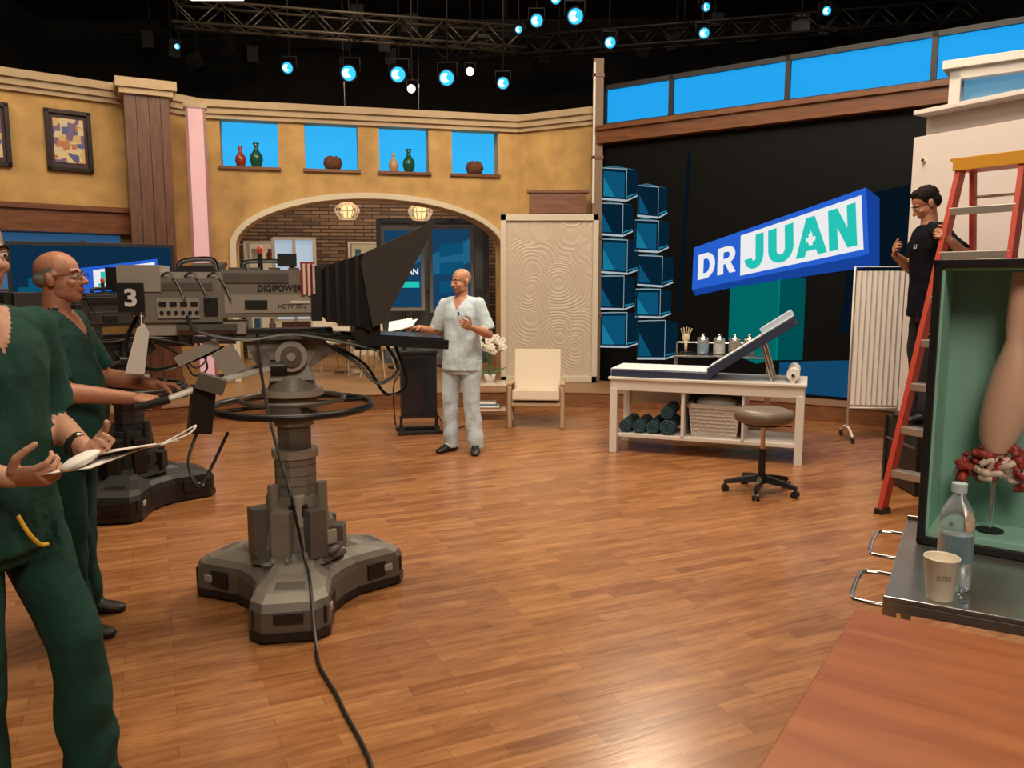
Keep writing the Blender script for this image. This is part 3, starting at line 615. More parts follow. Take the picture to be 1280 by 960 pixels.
# ------------------------------------------------------------ studio camera
def studio_camera(name,loc,yaw,G,GD,number=True,dz=0):
    GL_=GREYL if G is GREY else G
    o=Ob(name,loc,0)
    def plan(sc_,z,cornr=.55,cw=.15,inn=.27):
        p=[]
        for a0 in (-80,40,160):
            a=R(a0); d=V((math.cos(a),math.sin(a))); t=V((-d.y,d.x))
            for q in (d*(cornr-.06)-t*(cw+.03),d*cornr-t*cw*.8,d*cornr+t*cw*.8,d*(cornr-.06)+t*(cw+.03)): p.append((q.x*sc_,q.y*sc_,z))
            b=R(a0+60); q=V((math.cos(b),math.sin(b)))*inn; k=R(a0+38); k2=R(a0+82)
            p.append((math.cos(k)*inn*1.13*sc_,math.sin(k)*inn*1.13*sc_,z)); p.append((q.x*sc_,q.y*sc_,z)); p.append((math.cos(k2)*inn*1.13*sc_,math.sin(k2)*inn*1.13*sc_,z))
        return p
    o.loft([plan(1.0,.012),plan(1.0,.05)],BLACK,False)
    o.loft([plan(.985,.05),plan(.985,.145),plan(.95,.18)],GD,False)
    o.loft([plan(.95,.18),plan(.86,.21),plan(.6,.245),plan(.5,.27)],G,False)
    for a0 in (-80,40,160):
        a=R(a0); d=V((math.cos(a),math.sin(a),0)); t=V((-d.y,d.x,0))
        for sgn in (-1,1):
            c=d*.40+t*sgn*.165; o.box(tuple(c+V((0,0,.11))),(.22,.03,.085),BLACK,rot=(0,0,a0-sgn*8))
            o.box(tuple(c+t*sgn*.014+d*.02+V((0,0,.11))),(.05,.012,.035),GREYL,rot=(0,0,a0-sgn*8))
            o.box(tuple(c+t*sgn*.014-d*.05+V((0,0,.11))),(.03,.012,.02),mat('base_green_led',(.05,.3,.1),.4),rot=(0,0,a0-sgn*8))
        for k in (-1,1): o.cyl(tuple(d*.42+t*k*.06+V((0,0,.03))),tuple(d*.42+t*k*.085+V((0,0,.03))),.03,BLACK)
        o.box(tuple(d*.551+V((0,0,.12))),(.012,.13,.05),BLACK,rot=(0,0,a0))
        o.box(tuple(d*.40+V((0,0,.222))),(.12,.14,.012),GD,rot=(0,12,a0))
    def octo(r,z0,z1,m,r2=None): o.cyl((0,0,z0),(0,0,z1),r,m,r2,n=8,sm=False)
    octo(.25,.24,.30,GD,.22); octo(.20,.30,.42,G,.185); octo(.165,.42,.55,G,.15); octo(.105,.55,.76,G); octo(.118,.74,.78,GL_); octo(.085,.78,.92,GD); octo(.10,.90,.94,G)
    for k in range(3): octo(.107,.60+.05*k,.605+.05*k,GD)
    for a in (-140,-95,-50,0,60,150):
        r_=R(a); c=(.19*math.cos(r_),.19*math.sin(r_)); h=.12+.06*((a//5)%3); o.box((c[0],c[1],.27+h/2),(.10,.09,h),G if a%2 else GD,rot=(0,0,a))
    for a in (-120,-70,-20): 
        r_=R(a); o.cyl((.15*math.cos(r_),.15*math.sin(r_),.42),(.15*math.cos(r_),.15*math.sin(r_),.62-.05*(a==-70)),.028,GL_ if a==-70 else G)
    o.box((.05,-.155,.50),(.09,.02,.06),BLACK,rot=(0,0,10)); o.box((.20,-.12,.36),(.05,.02,.07),GL_,rot=(0,0,40))
    if number:
        PB=mat('crumpled_clear_plastic',(.35,.34,.32),.15,trans=.5,bump=1,bscale=30)
        for k in range(4): o._ell((-.08+.035*k,-.26+.015*(k%3),.265+.01*(k%2)),(.03,.022,.012),PB,(25*k,14*k,20*k),7)
        for k in range(4): o._ell((.22+.015*(k%3),-.10-.02*k,.29+.02*(k%2)),(.022,.018,.03),PB,(20*k,10*k,30*k),7)
    o.tube([(.385*math.cos(i*.2618),.385*math.sin(i*.2618),.995+dz) for i in range(24)],.018,BLACK,10,closed=True)
    o.tube([(.25*math.cos(i*.2618),.25*math.sin(i*.2618),1.03+dz) for i in range(24)],.012,GD,8,closed=True)
    for k in range(4):
        a=R(35+90*k); o.tube([(.09*math.cos(a),.09*math.sin(a),1.0+dz),(.385*math.cos(a),.385*math.sin(a),.995+dz)],.012,BLACK,6,False)
    o.cyl((0,0,min(.93,.93+dz)),(0,0,1.05+dz),.12,GD,.12); o.cyl((0,0,1.05+dz),(0,0,1.08+dz),.15,GREYL,.15)
    root=o.done(.006)
    h=Ob('camera_head',(0,0,dz),yaw)
    h.cyl((0,0,1.08),(0,0,1.14),.12,G,.10); h.loft([[(x*a,y*b,z) for x,y in ((-1,-1),(1,-1),(1,1),(-1,1))] for a,b,z in ((.11,.09,1.13),(.08,.07,1.2),(.12,.06,1.27))],G,False)
    h.cyl((0,-.12,1.25),(0,.12,1.25),.075,GL_); h.cyl((0,-.135,1.25),(0,-.12,1.25),.05,GD); h.cyl((0,-.143,1.25),(0,-.134,1.25),.02,GREYL)
    h.prism([(-.16,1.20),(.02,1.14),(.20,1.26),(.16,1.33),(-.22,1.33)],-.055,.055,G,'y')
    h.b2((-.36,-.10,1.33),(.24,.10,1.355),GD); h.b2((-.5,-.07,1.355),(.2,.07,1.38),BLACK)
    for y0,y1,xe in ((-.1,-.30,-.545),(.1,-.085,-.50)):
        h.cyl((-.02,y0,1.20),(-.10,y0,1.20),.035,BLACK); h.tube([(-.06,y0,1.20),(-.3,(y0+y1)/2-.02,1.16),(xe,y1,1.085)],.014,GL_,8)
        h.cyl((xe+.02,y1,1.087),(xe-.12,y1-.005,1.055),.019,BLACK)
    h.box((-.40,-.25,1.03),(.10,.05,.22),BLACK,rot=(0,8,20)); h.box((-.35,-.28,1.15),(.12,.07,.07),GD,rot=(0,20,0)); h.box((-.28,-.16,1.24),(.10,.06,.13),GL_,rot=(0,-30,0)); h.box((-.42,-.12,1.28),(.20,.05,.05),GL_,rot=(0,-25,0))
    h.tube([(-.42,-.28,.93),(-.46,-.3,.8),(-.42,-.25,.68),(-.3,-.15,.9)],.008,BLACK,6)
    h.b2((-.64,-.14,1.42),(-.30,.14,1.62),G); h.b2((-.70,-.10,1.45),(-.64,.10,1.6),GL_); h.b2((-.60,-.145,1.565),(-.34,-.14,1.60),GD)
    h.b2((-.58,-.152,1.44),(-.40,-.14,1.53),GL_); h.b2((-.38,-.15,1.45),(-.32,-.14,1.53),BLACK)
    for k in range(6): h.cyl((-.56+.03*k,-.16,1.465),(-.56+.03*k,-.15,1.465),.009,BLACK,n=10)
    for k in range(4): h.box((-.555+.045*k,-.157,1.505),(.03,.01,.02),BLACK)
    h.b2((-.62,-.11,1.62),(-.3,.11,1.65),GL_); h.prism([(-.52,1.65),(-.32,1.65),(-.34,1.68),(-.48,1.68)],-.08,.08,BLACK,'y')
    h.tube([(-.5,0,1.65),(-.48,0,1.70),(-.35,0,1.71),(-.33,0,1.65)],.012,BLACK,8)
    h.b2((-.74,-.15,1.56),(-.56,.15,1.68),GL_); h.b2((-.79,-.13,1.57),(-.74,.13,1.67),BLACKM)
    h.b2((-.735,-.19,1.47),(-.625,-.175,1.60),BLACK)
    if number:
        h.text('3',PAPER,lambda s,t,z:(-.705+.05*s,-.1925,1.495+.08*t),bold=.03)
    h.b2((-.66,-.12,1.36),(-.2,.12,1.42),GL_); h.b2((-.50,-.17,1.385),(-.24,-.12,1.41),GD)
    h.b2((-.30,-.13,1.44),(.14,.13,1.66),G); h.b2((-.29,-.137,1.46),(.12,-.13,1.545),GL_); h.b2((-.29,-.139,1.60),(.0,-.13,1.645),GD)
    if number:
        h.text('DIGIPOWER',BLACK,lambda s,t,z:(-.14+.20*s,-.1395,1.562+.030*t),bold=.02)
        h.text('HDTV 101x',BLACK,lambda s,t,z:(-.05+.13*s,-.1395,1.48+.02*t),bold=.01)
    h.box((-.15,-.142,1.50),(.1,.01,.04),BLACK); h.box((.05,-.142,1.51),(.09,.01,.012),PAPER)
    for k in range(5): h.b2((-.27+.09*k,-.1,1.66),(-.22+.09*k,.1,1.672),GD)
    h.tube([(-.2,.0,1.66),(-.19,0,1.70),(.0,0,1.70),(.01,0,1.66)],.011,BLACK,8)
    h.b2((-.05,-.05,1.68),(.04,.05,1.74),BLACK); h.cyl((-.13,0,1.66),(-.13,0,1.74),.012,BLACK); h.ell((-.13,0,1.755),(.014,.014,.022),mat('tally_lamp_red',(.4,.03,.02),.3,emit=.15,ecol=(1,.1,.05)))
    for k in range(3): h.tube([(-.56+.1*k,-.12,1.63),(-.52+.1*k,-.155,1.645),(-.48+.1*k,-.155,1.58),(-.46+.1*k,-.16,1.52)],.005,BLACK,6)
    def rc(x,w,z0,z1): return [(x,-w,z0),(x,w,z0),(x,w,z1),(x,-w,z1)]
    h.loft([rc(.14,.12,1.45,1.65),rc(.17,.16,1.42,1.68),rc(.33,.21,1.39,1.73),rc(.37,.23,1.37,1.74)],BLACKM,False)
    h.b2((.10,-.15,1.42),(.15,.15,1.68),BLACK)
    for k in range(4): h.loft([rc(.17+.045*k,.165+.015*k,1.415-.008*k,1.685+.014*k),rc(.185+.045*k,.165+.015*k,1.415-.008*k,1.685+.014*k)],BLACK,False)
    HD=mat('prompter_hood_cloth',(.055,.050,.045),.8)
    for y in (-.23,.23): h.prism([(.33,1.69),(.35,1.74),(.68,1.895),(.69,1.88),(.43,1.41),(.38,1.39)],y-.006,y+.006,HD,'y')
    h.add([(.35,-.23,1.74),(.35,.23,1.74),(.68,.23,1.895),(.68,-.23,1.895),(.35,-.23,1.73),(.35,.23,1.73),(.68,.23,1.885),(.68,-.23,1.885)],[(0,3,2,1),(4,5,6,7),(0,4,7,3),(1,2,6,5),(3,7,6,2)],HD)
    h.add([(.40,-.225,1.40),(.40,.225,1.40),(.66,.225,1.84),(.66,-.225,1.84)],[(0,1,2,3)],mat('prompter_glass',(.05,.06,.07),.05,trans=.4))
    h.box((.57,0,1.31),(.36,.42,.045),BLACK,rot=(0,4,0)); h.box((.57,0,1.337),(.32,.38,.008),mat('prompter_screen',(.02,.025,.03),.2),rot=(0,4,0)); h.b2((.3,-.19,1.28),(.42,.19,1.40),BLACK)
    for y in (-.15,.15): h.tube([(.05,y,1.36),(.35,y,1.33)],.012,BLACK,6,False); h.tube([(.38,y,1.33),(.40,y,1.4)],.012,BLACK,6,False)
    h.tube([(-.45,-.16,1.45),(-.4,-.2,1.38),(-.2,-.2,1.34),(.0,-.17,1.36),(.2,-.2,1.33),(.4,-.2,1.28)],.009,BLACK,6)
    h.tube([(.45,-.18,1.3),(.5,-.2,1.18),(.4,-.22,1.12),(.3,-.2,1.22),(.15,-.18,1.32)],.008,BLACK,6)
    h.tube([(.5,-.1,1.29),(.55,-.12,1.1),(.45,-.1,1.05),(.35,-.12,1.2),(.2,-.1,1.3)],.008,BLACK,6)
    h.tube([(-.66,.0,1.5),(-.74,-.05,1.3),(-.6,-.1,1.2),(-.3,-.12,1.3)],.01,BLACK,6)
    if number:
        h.tube([(-.15,-.14,1.36),(-.14,-.17,1.2),(-.1,-.27,.95),(-.02,-.30,.6),(.03,-.34,.32),(.05,-.46,.26),(.06,-.6,.10),(.07,-.66,.012)],.008,BLACK,6)
        ST1=mat('red_stripe_cloth',(.45,.03,.03),.8)
        for k in range(6): h.b2((.055+.011*k,-.15,1.54+.004*(k%3)),(.066+.011*k,-.143,1.69),ST1 if k%2==0 else PAPER)
        h.b2((.055,-.15,1.69),(.121,.05,1.698),ST1)
        h.prism([(-.72,1.20),(-.64,1.19),(-.61,1.38),(-.63,1.42),(-.66,1.40)],-.20,-.197,PAPER,'y')
        h.tube([(-.64,-.2,1.4),(-.64,-.18,1.48)],.003,PAPER,6)
    u=h.done(.004); u.parent=root
    return root
studio_camera('studio_camera',(-1.09,3.94,0),15,GREY,GREYD)
GB=mat('dark_camera_shell',(.03,.03,.03),.45)
studio_camera('studio_camera',(-2.76,5.7,0),50,GB,BLACK,False,-.14)
o=Ob('power_cable'); o.tube([(-.852,3.31,.010),(-.80,3.16,.010),(-.69,2.95,.010),(-.62,2.80,.010),(-.52,2.60,.010),(-.46,2.45,.010),(-.40,2.2,.010),(-.36,1.6,.010),(-.5,.6,.010)],.0085,BLACK,8); o.done()
o=Ob('flat_tv_monitor',(-4.75,9.2,.203),30)
o.b2((-.85,0,1.05),(.85,.07,1.85),BLACK); o.b2((-.81,-.006,1.09),(.81,0,1.81),E('tv_dark_blue',(.005,.03,.07),.8))
Pz=lambda q,m,d: o.add([(a,-d,b) for a,b in q],[tuple(range(len(q)))],m)
Pz([(-.3,1.26),(.66,1.36),(.66,1.68),(-.3,1.54)],EBL,.01); Pz([(-.02,1.34),(.63,1.40),(.63,1.64),(-.02,1.54)],EWH,.012)
o.text('JUAN',ETL,lambda s,t,z:(.02+.57*s,-.015,1.36+.05*s+.16*t),bold=.05)
for k in range(4): Pz([(-.76+.1*k,1.2+.1*k),(-.6+.1*k,1.2+.1*k),(-.6+.1*k,1.35+.1*k),(-.76+.1*k,1.35+.1*k)],ETB,.01)
o.b2((-.04,.07,.0),(.04,.12,1.6),BLACK); o.b2((-.4,-.05,0),(.4,.3,.03),BLACK); o.done(.004)
# ------------------------------------------------------------ ladder
o=Ob('step_ladder',(3.28,5.55,0),-55); LR=mat('red_fiberglass',(.50,.055,.03),.45); LO=mat('yellow_cap_plastic',(.60,.30,.03),.4); AL=mat('aluminium_step',(.50,.48,.45),.35,.7)
H=2.4
for s_ in (-1,1):
    o.loft([[(s_*(w)+a,y+b,z) for a,b in ((-.018,-.042),(.018,-.042),(.018,.042),(-.018,.042))] for w,y,z in ((.31,-.62,0.03),(.20,-.07,H))],LR,False)
    o.loft([[(s_*(w)+a,y+b,z) for a,b in ((-.015,-.028),(.015,-.028),(.015,.028),(-.015,.028))] for w,y,z in ((.30,.62,0.03),(.19,.07,H))],LR,False)
    o.box((s_*.31,-.62,.02),(.06,.11,.04),BLACK); o.box((s_*.30,.62,.02),(.05,.08,.04),BLACK)
    o.tube([(s_*.26,-.33,1.25),(s_*.255,.0,1.22),(s_*.25,.33,1.25)],.01,AL,6,False)
for k in range(1,8):
    z=.3*k; t=z/H; w=.31-.11*t; y=-.62+.55*t; o.box((0,y,z),(2*w,.085,.025),AL); o.box((0,y-.04,z-.015),(2*w,.006,.05),AL)
for k in (1,3,5,7):
    z=.3*k+.1; t=z/H; w=.30-.11*t; y=.62-.55*t; o.tube([(-w,y,z),(w,y,z)],.012,AL,6,False)
o.box((0,0,H+.0),(.46,.24,.06),LR); o.box((0,0,H+.04),(.50,.27,.022),LO); o.box((0,-.125,H-.0),(.46,.02,.07),LO); o.done(.004)
o=Ob('equipment_case',(3.24,6.14,0),0); o.b2((-.2,-.25,.01),(.2,.27,.54),BLACK)
for x in (-.19,.19):
    for y in (-.24,.26): o.b2((x-.02,y-.02,0),(x+.02,y+.02,.545),BLACK)
o.b2((-.205,-.255,.35),(.205,.275,.37),GREYD); o.b2((-.1,-.265,.42),(.1,-.25,.47),CHROME); o.done(.004)
# ------------------------------------------------------------ foreground desk & cart
DW=wood('cherry_desk_veneer',(.27,.075,.024),(.40,.135,.045),.3,rot=(0,0,R(20)),sc_=(1.5,9,1),scale=2.2)
o=Ob('wooden_desk',(.745,1.66,0),-34)
o.b2((0,-1.25,.86),(1.3,0,.90),DW); o.b2((.04,-1.2,.02),(.07,-.04,.86),DW); o.b2((1.2,-1.2,.02),(1.24,-.04,.86),DW); o.b2((.07,-.3,.3),(1.2,-.27,.86),DW); o.b2((.04,-1.2,0),(1.24,-.04,.03),DW); o.done(.004)
CG=((.87,1.80),-30)
o=Ob('steel_utility_cart',(.87,1.80,0),-30); STL=mat('brushed_steel',(.42,.42,.40),.25,.85,var=.1,scale=3)
DP=.76
for z in (.835,.3): o.b2((0,0,z),(1.0,DP,z+.025),STL)
for a in ((0,0),(.0,DP-.03),(.97,0),(.97,DP-.03)):
    o.b2((a[0],a[1],.08),(a[0]+.03,a[1]+.03,.84),STL); o.cyl((a[0]+.005,a[1]+.015,.04),(a[0]+.03,a[1]+.015,.04),.04,BLACK)
    o.b2((a[0]+.005,a[1]+.005,.04),(a[0]+.025,a[1]+.025,.1),STL)
for y0,y1 in ((.05,.28),(.43,.68)):
    o.tube([(0,y0,.83),(-.05,y0,.83),(-.075,y0+.03,.83),(-.075,y1-.03,.83),(-.05,y1,.83),(0,y1,.83)],.007,CHROME,8)
for y in (0,DP-.005): o.b2((0,y,.86),(1.0,y+.006,.872),STL)
o.done(.003)
o=Ob('paper_cup',w2(*CG,(.115,.08,.8605)),0); CP=mat('paper_cup_white',(.78,.70,.58),.6)
o.lathe([(.028,0),(.029,.002),(.038,.098),(.0395,.1),(.0385,.103),(.037,.1),(.028,.006),(.001,.005)],(0,0,0),CP,36)
o.text('coffee',mat('cup_print',(.25,.2,.16),.6),lambda s,t,z:(.0352*math.sin((s-.5)*.9-.3),-.0352*math.cos((s-.5)*.9-.3),.055+.016*t),bold=0); o.done()
o=Ob('water_bottle',w2(*CG,(.14,.17,.8605)),0); PET_=mat('clear_pet',(.80,.90,.95),.06,trans=.85)
K=1.12
o.lathe([(a*K,b*K) for a,b in [(.02,.004),(.031,0),(.034,.006),(.034,.05),(.032,.055),(.034,.06),(.034,.11),(.032,.115),(.034,.12),(.034,.155),(.028,.18),(.014,.205),(.0125,.21),(.0125,.222)]],(0,0,0),PET_,32)
o.cyl((0,0,.215*K),(0,0,.234*K),.0155*K,mat('bottle_cap_pale',(.5,.6,.66),.4)); o.cyl((0,0,.065*K),(0,0,.125*K),.0347*K,mat('bottle_label_blue',(.2,.35,.45),.4,trans=.5),n=32); o.done()
BX=w2(*CG,(.04,.50,.863)); o=Ob('teal_shadow_box',BX,-36)
o.b2((0,.0,0),(.85,.22,.02),BLACK); o.b2((0,0,.78),(.85,.22,.80),BLACK); o.b2((0,0,0),(.02,.22,.80),BLACK); o.b2((.83,0,0),(.85,.22,.80),BLACK); o.b2((0,.20,0),(.85,.22,.80),BLACK)
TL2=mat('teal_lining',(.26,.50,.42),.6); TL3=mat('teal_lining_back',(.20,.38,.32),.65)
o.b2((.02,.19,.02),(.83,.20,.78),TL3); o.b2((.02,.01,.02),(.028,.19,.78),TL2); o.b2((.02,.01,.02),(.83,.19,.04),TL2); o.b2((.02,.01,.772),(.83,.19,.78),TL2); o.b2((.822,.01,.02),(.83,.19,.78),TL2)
o.done(.002)
o=Ob('anatomical_body_model',w2((BX[0],BX[1]),-36,(.12,.10,BX[2])),-36)
FL=mat('model_flesh',(.66,.42,.31),.45,var=.08); RT=mat('model_red_tissue',(.34,.04,.03),.35,var=.4,scale=30,bump=.6,bscale=60); WT=mat('model_white_fibre',(.7,.55,.48),.5)
def er(x,y,z,a,b,n=20): return [(x+a*math.cos(2*math.pi*i/n),y+b*math.sin(2*math.pi*i/n),z) for i in range(n)]
o.loft([er(*p) for p in ((.085,0,.765,.028,.03),(.085,0,.70,.033,.035),(.08,0,.62,.03,.03),(.078,0,.585,.024,.026),(.08,0,.555,.034,.034),(.08,0,.50,.052,.05),(.075,0,.43,.062,.055),(.065,0,.37,.060,.055),(.055,0,.31,.048,.045),(.05,0,.27,.032,.03))],FL)
for k in range(60):
    a=rr.uniform(0,6.28); b=rr.uniform(.0,.08); c=V((.045+b*1.1*math.cos(a),b*.4*math.sin(a),.255+rr.uniform(-.05,.03)-b*.3))
    pts=[c+V((rr.uniform(-.03,.03),rr.uniform(-.015,.015),rr.uniform(-.02,.02))) for _ in range(4)]
    o.tube(pts,rr.uniform(.006,.012),RT if k%3 else WT,7)
o.tube([(.05,0,.25),(.05,.0,.12),(.05,.0,.045)],.007,CHROME,8); o.cyl((.05,0,.041),(.05,0,.046),.035,BLACK)
o.done()

# ------------------------------------------------------------ people
class Soup:
    def __init__(s): s.v=[];s.f=[];s.t=[]
    def add(s,vs,fs,t):
        o=len(s.v); s.v+=[V(p) for p in vs]; s.t+=[t]*len(vs); s.f+=[[i+o for i in f] for f in fs]
    def loft(s,rings,t):
        R2=[]
        for j in range(len(rings)-1):
            k=max(1,int((V(rings[j+1][0])-V(rings[j][0])).length/.02))
            for q in range(k):
                w=q/k; R2.append([V(a).lerp(V(b),w) for a,b in zip(rings[j],rings[j+1])])
        R2.append([V(a) for a in rings[-1]]); n=len(R2[0]); vs=[p for r in R2 for p in r]; fs=[]
        for j in range(len(R2)-1):
            for i in range(n): fs.append((j*n+i,j*n+(i+1)%n,(j+1)*n+(i+1)%n,(j+1)*n+i))
        c0=len(vs); vs+=[sum(R2[0],V())/n,sum(R2[-1],V())/n]
        for i in range(n): fs.append((c0,(i+1)%n,i)); fs.append((c0+1,(len(R2)-1)*n+i,(len(R2)-1)*n+(i+1)%n))
        s.add(vs,fs,t)
    def cone(s,p0,p1,r0,r1,t,flat0=False,flat1=False,n=22):
        p0=V(p0);p1=V(p1); d=(p1-p0).normalized(); y,x=frame(d)
        if x.cross(y).dot(d)<0: y=-y
        rings=[]
        def ring(c,r): return [c+x*math.cos(2*math.pi*i/n)*r+y*math.sin(2*math.pi*i/n)*r for i in range(n)]
        if not flat0:
            for a in (80,60,40,20): rings.append(ring(p0-d*r0*math.sin(R(a)),r0*math.cos(R(a))))
        rings.append(ring(p0,r0)); rings.append(ring(p1,r1))
        if not flat1:
            for a in (20,40,60,80): rings.append(ring(p1+d*r1*math.sin(R(a)),r1*math.cos(R(a))))
        s.loft(rings,t)
    def ell(s,c,r,t,M=None,n=20):
        c=V(c); vs=[];fs=[]; m=14
        for j in range(m+1):
            th=math.pi*min(max(j/m,.02),.98)
            for i in range(n):
                a=2*math.pi*i/n; p=V((math.sin(th)*math.cos(a)*r[0],math.sin(th)*math.sin(a)*r[1],-math.cos(th)*r[2])); vs.append(c+(M@p if M else p))
        for j in range(m):
            for i in range(n): fs.append((j*n+i,j*n+(i+1)%n,(j+1)*n+(i+1)%n,(j+1)*n+i))
        fs.append(list(range(n-1,-1,-1))); fs.append([m*n+i for i in range(n)]); s.add(vs,fs,t)
def remesh(sp,vox,it=3):
    me=bpy.data.meshes.new('tmp'); me.from_pydata(sp.v,[],sp.f); o=bpy.data.objects.new('tmp',me); sc.collection.objects.link(o)
    r=o.modifiers.new('r','REMESH'); r.mode='VOXEL'; r.voxel_size=vox
    if it:
        sm=o.modifiers.new('s','SMOOTH'); sm.factor=.5; sm.iterations=it
    dg=bpy.context.evaluated_depsgraph_get(); e=o.evaluated_get(dg); m=e.to_mesh()
    vs=[v.co.copy() for v in m.vertices]; ns=[v.normal.copy() for v in m.vertices]; fs=[list(p.vertices) for p in m.polygons]
    e.to_mesh_clear(); bpy.data.objects.remove(o); bpy.data.meshes.remove(me)
    kd=kdtree.KDTree(len(sp.v))
    for i,p in enumerate(sp.v): kd.insert(p,i)
    kd.balance(); tg=[]
    for f in fs:
        c=sum((vs[i] for i in f),V())/len(f); tg.append(sp.t[kd.find(c)[1]])
    return vs,ns,fs,tg
def hand(sp,w,d,nrm,th,curl=30,thc=.5,spread=.1):
    w=V(w);d=V(d).normalized();nrm=V(nrm); nrm=(nrm-d*nrm.dot(d)).normalized(); th=V(th); th=(th-d*th.dot(d)-nrm*th.dot(nrm)).normalized()
    def rg(k,hw,ht,off=0):
        return [w+d*k+th*(off+hw*math.cos(2*math.pi*i/16))+nrm*ht*math.sin(2*math.pi*i/16) for i in range(16)]
    rings=[rg(-.03,.027,.021),rg(0,.028,.019),rg(.03,.038,.017),rg(.065,.042,.015),rg(.092,.039,.012)]
    sp.loft(rings,'SK')
    for k,(off,ln,r) in enumerate(((.030,.070,.0088),(.010,.080,.009),(-.010,.074,.0087),(-.029,.058,.0078))):
        p=w+d*.088+th*off; a=0; c0=curl*(1+.12*k)
        dd=(d+th*off*spread*8).normalized()
        for j,fr in enumerate((.45,.31,.24)):
            a+=c0*(.55 if j==0 else 1); ax=dd*math.cos(R(a))+nrm*math.sin(R(a)); q=p+ax*ln*fr
            sp.cone(p,q,r*(1-.09*j),r*(1-.09*(j+1)),'SK',n=10); p=q
    p=w+d*.025+th*.032; q=p+(d*.65+th*.75+nrm*.35*thc).normalized()*.042; sp.cone(p,q,.014,.0115,'SK',n=12)
    q2=q+(d*.9+th*.25+nrm*.7*thc).normalized()*.032; sp.cone(q,q2,.0108,.0098,'SK',n=12); q3=q2+(d*.9+th*.0+nrm*1.0*thc).normalized()*.024; sp.cone(q2,q3,.0098,.008,'SK',n=12)
def person(name,loc,yaw,P,M):
    s=P.get('H',1.75)/1.75; lean=P.get('lean',0); bel=P.get('belly',0)
    tb=Soup()
    def tor(z,hw,hd,cy=0,n=28):
        yy=cy+lean*max(0,(z-.95)); r=[]
        for i in range(n):
            a=2*math.pi*i/n; c_,s_=math.cos(a),math.sin(a); e=.82
            r.append((hw*math.copysign(abs(c_)**e,c_),yy+hd*math.copysign(abs(s_)**e,s_),z))
        return r
    tb.loft([tor(.80,.192,.14+bel*.5,bel*.3),tor(.90,.185,.135+bel*.7,bel*.5),tor(1.05,.172,.122+bel,bel*.7),tor(1.18,.176,.12+bel*.6,bel*.4),tor(1.30,.188,.122,.0),tor(1.39,.180,.108,-.005),tor(1.44,.145,.088,-.01),tor(1.475,.085,.070,-.012)],'TOP')
    tb.loft([tor(.76,.165,.12),tor(.86,.175,.125),tor(.95,.165,.118)],'PANT')
    LO_=lambda z: lean*max(0,(z-.95))
    for sd,sg in (('R',1),('L',-1)):
        sh=V((sg*.175,LO_(1.41)-.008,1.415)); el=V(P['elb'+sd]); wr=V(P['wr'+sd])
        tb.cone((sg*.07,LO_(1.42),1.435),sh,.058,.066,'TOP')
        k=P.get('sleeve',.72); se=sh.lerp(el,k)
        tb.cone(sh,se,.068,.072,'TOP',flat1=True)
        tb.cone(sh,el,.052,.043,'SK'); fm=el.lerp(wr,.3)
        tb.cone(el,fm,.042,.043,'SK'); tb.cone(fm,wr,.043,.027,'SK')
        hip=V((sg*.092,0,.88)); kn=V(P['kn'+sd]); an=V(P['an'+sd])
        tb.cone(hip,kn,.098,.078,'PANT'); tb.cone(kn,kn.lerp(an,.35),.074,.075,'PANT'); tb.cone(kn.lerp(an,.35),an+V((0,0,-.035)),.075,.072,'PANT',flat1=True)
        fy=R(P.get('foot'+sd,sg*8)); fd=V((math.sin(fy)*1,math.cos(fy),0)); ft=V((fd.y,-fd.x,0))
        def fr(k,w,h,z=.0): 
            b=V((an.x,an.y,an.z-.08))+fd*k; return [b+ft*w*math.cos(2*math.pi*i/16)+V((0,0,max(z+.002,z+h/2+h/2*math.sin(2*math.pi*i/16)*1.0))) for i in range(16)]
        tb.loft([fr(-.085,.018,.05),fr(-.07,.034,.085),fr(-.02,.038,.10),fr(.05,.040,.085),fr(.11,.047,.060),fr(.16,.042,.045),fr(.185,.022,.03)],'SHOE')
        tb.cone(an+V((0,0,.02)),an+V((0,0,-.02)),.045,.045,'SHOE')
    nb=V((0,LO_(1.46)-.015,1.46)); hc=V((0,LO_(1.6)+.01+P.get('hf',0),1.63))
    tb.cone(nb-V((0,0,.03)),hc+V((0,-.02,-.04)),.062,.055,'SK')
    vs,ns,fs,tg=remesh(tb,.008,4)
    vt={}
    for f,t in zip(fs,tg):
        for i in f: vt[i]=t
    for i,p in enumerate(vs):
        t=vt.get(i)
        if t in('TOP','PANT'):
            q=V((p.x*7,p.y*7,p.z*(4 if t=='TOP' else 3))); k=noise.noise(q)*.014+noise.noise(q*2.3+V((5,1,2)))*.007
            k+=.004*(1-abs(noise.noise(q*1.7+V((2,9,4)))))**4
            if t=='PANT': k+=.006*math.sin(p.z*34+p.x*25+3*noise.noise(q))*max(0,1-abs(p.z-.2)/.3)
            vs[i]=p+ns[i]*k
    for j,f in enumerate(fs):
        if tg[j]=='TOP' and P.get('vneck',True):
            c=sum((vs[i] for i in f),V())/len(f)
            if c.z>1.365 and c.y>LO_(c.z)+.02 and abs(c.x)<(c.z-1.365)*.62: tg[j]='SK'
    o=Ob(name,loc,yaw)
    def put(vs,fs,tg,X=None):
        for m in sorted(set(tg)):
            mm=M[m]
            if mm not in o.mats: o.mats.append(mm)
        off=len(o.v); o.v+=[(X@p if X else p) for p in vs]
        for f,t in zip(fs,tg): o.f.append([i+off for i in f]); o.mi.append(o.mats.index(M[t])); o.sm.append(True)
    put(vs,fs,tg)
    for sd in 'RL':
        if P.get('hand'+sd):
            hs=Soup(); hand(hs,P['wr'+sd],*P['hand'+sd]); r_=remesh(hs,.0035,2); put(r_[0],r_[2],r_[3])
    hm=Soup()
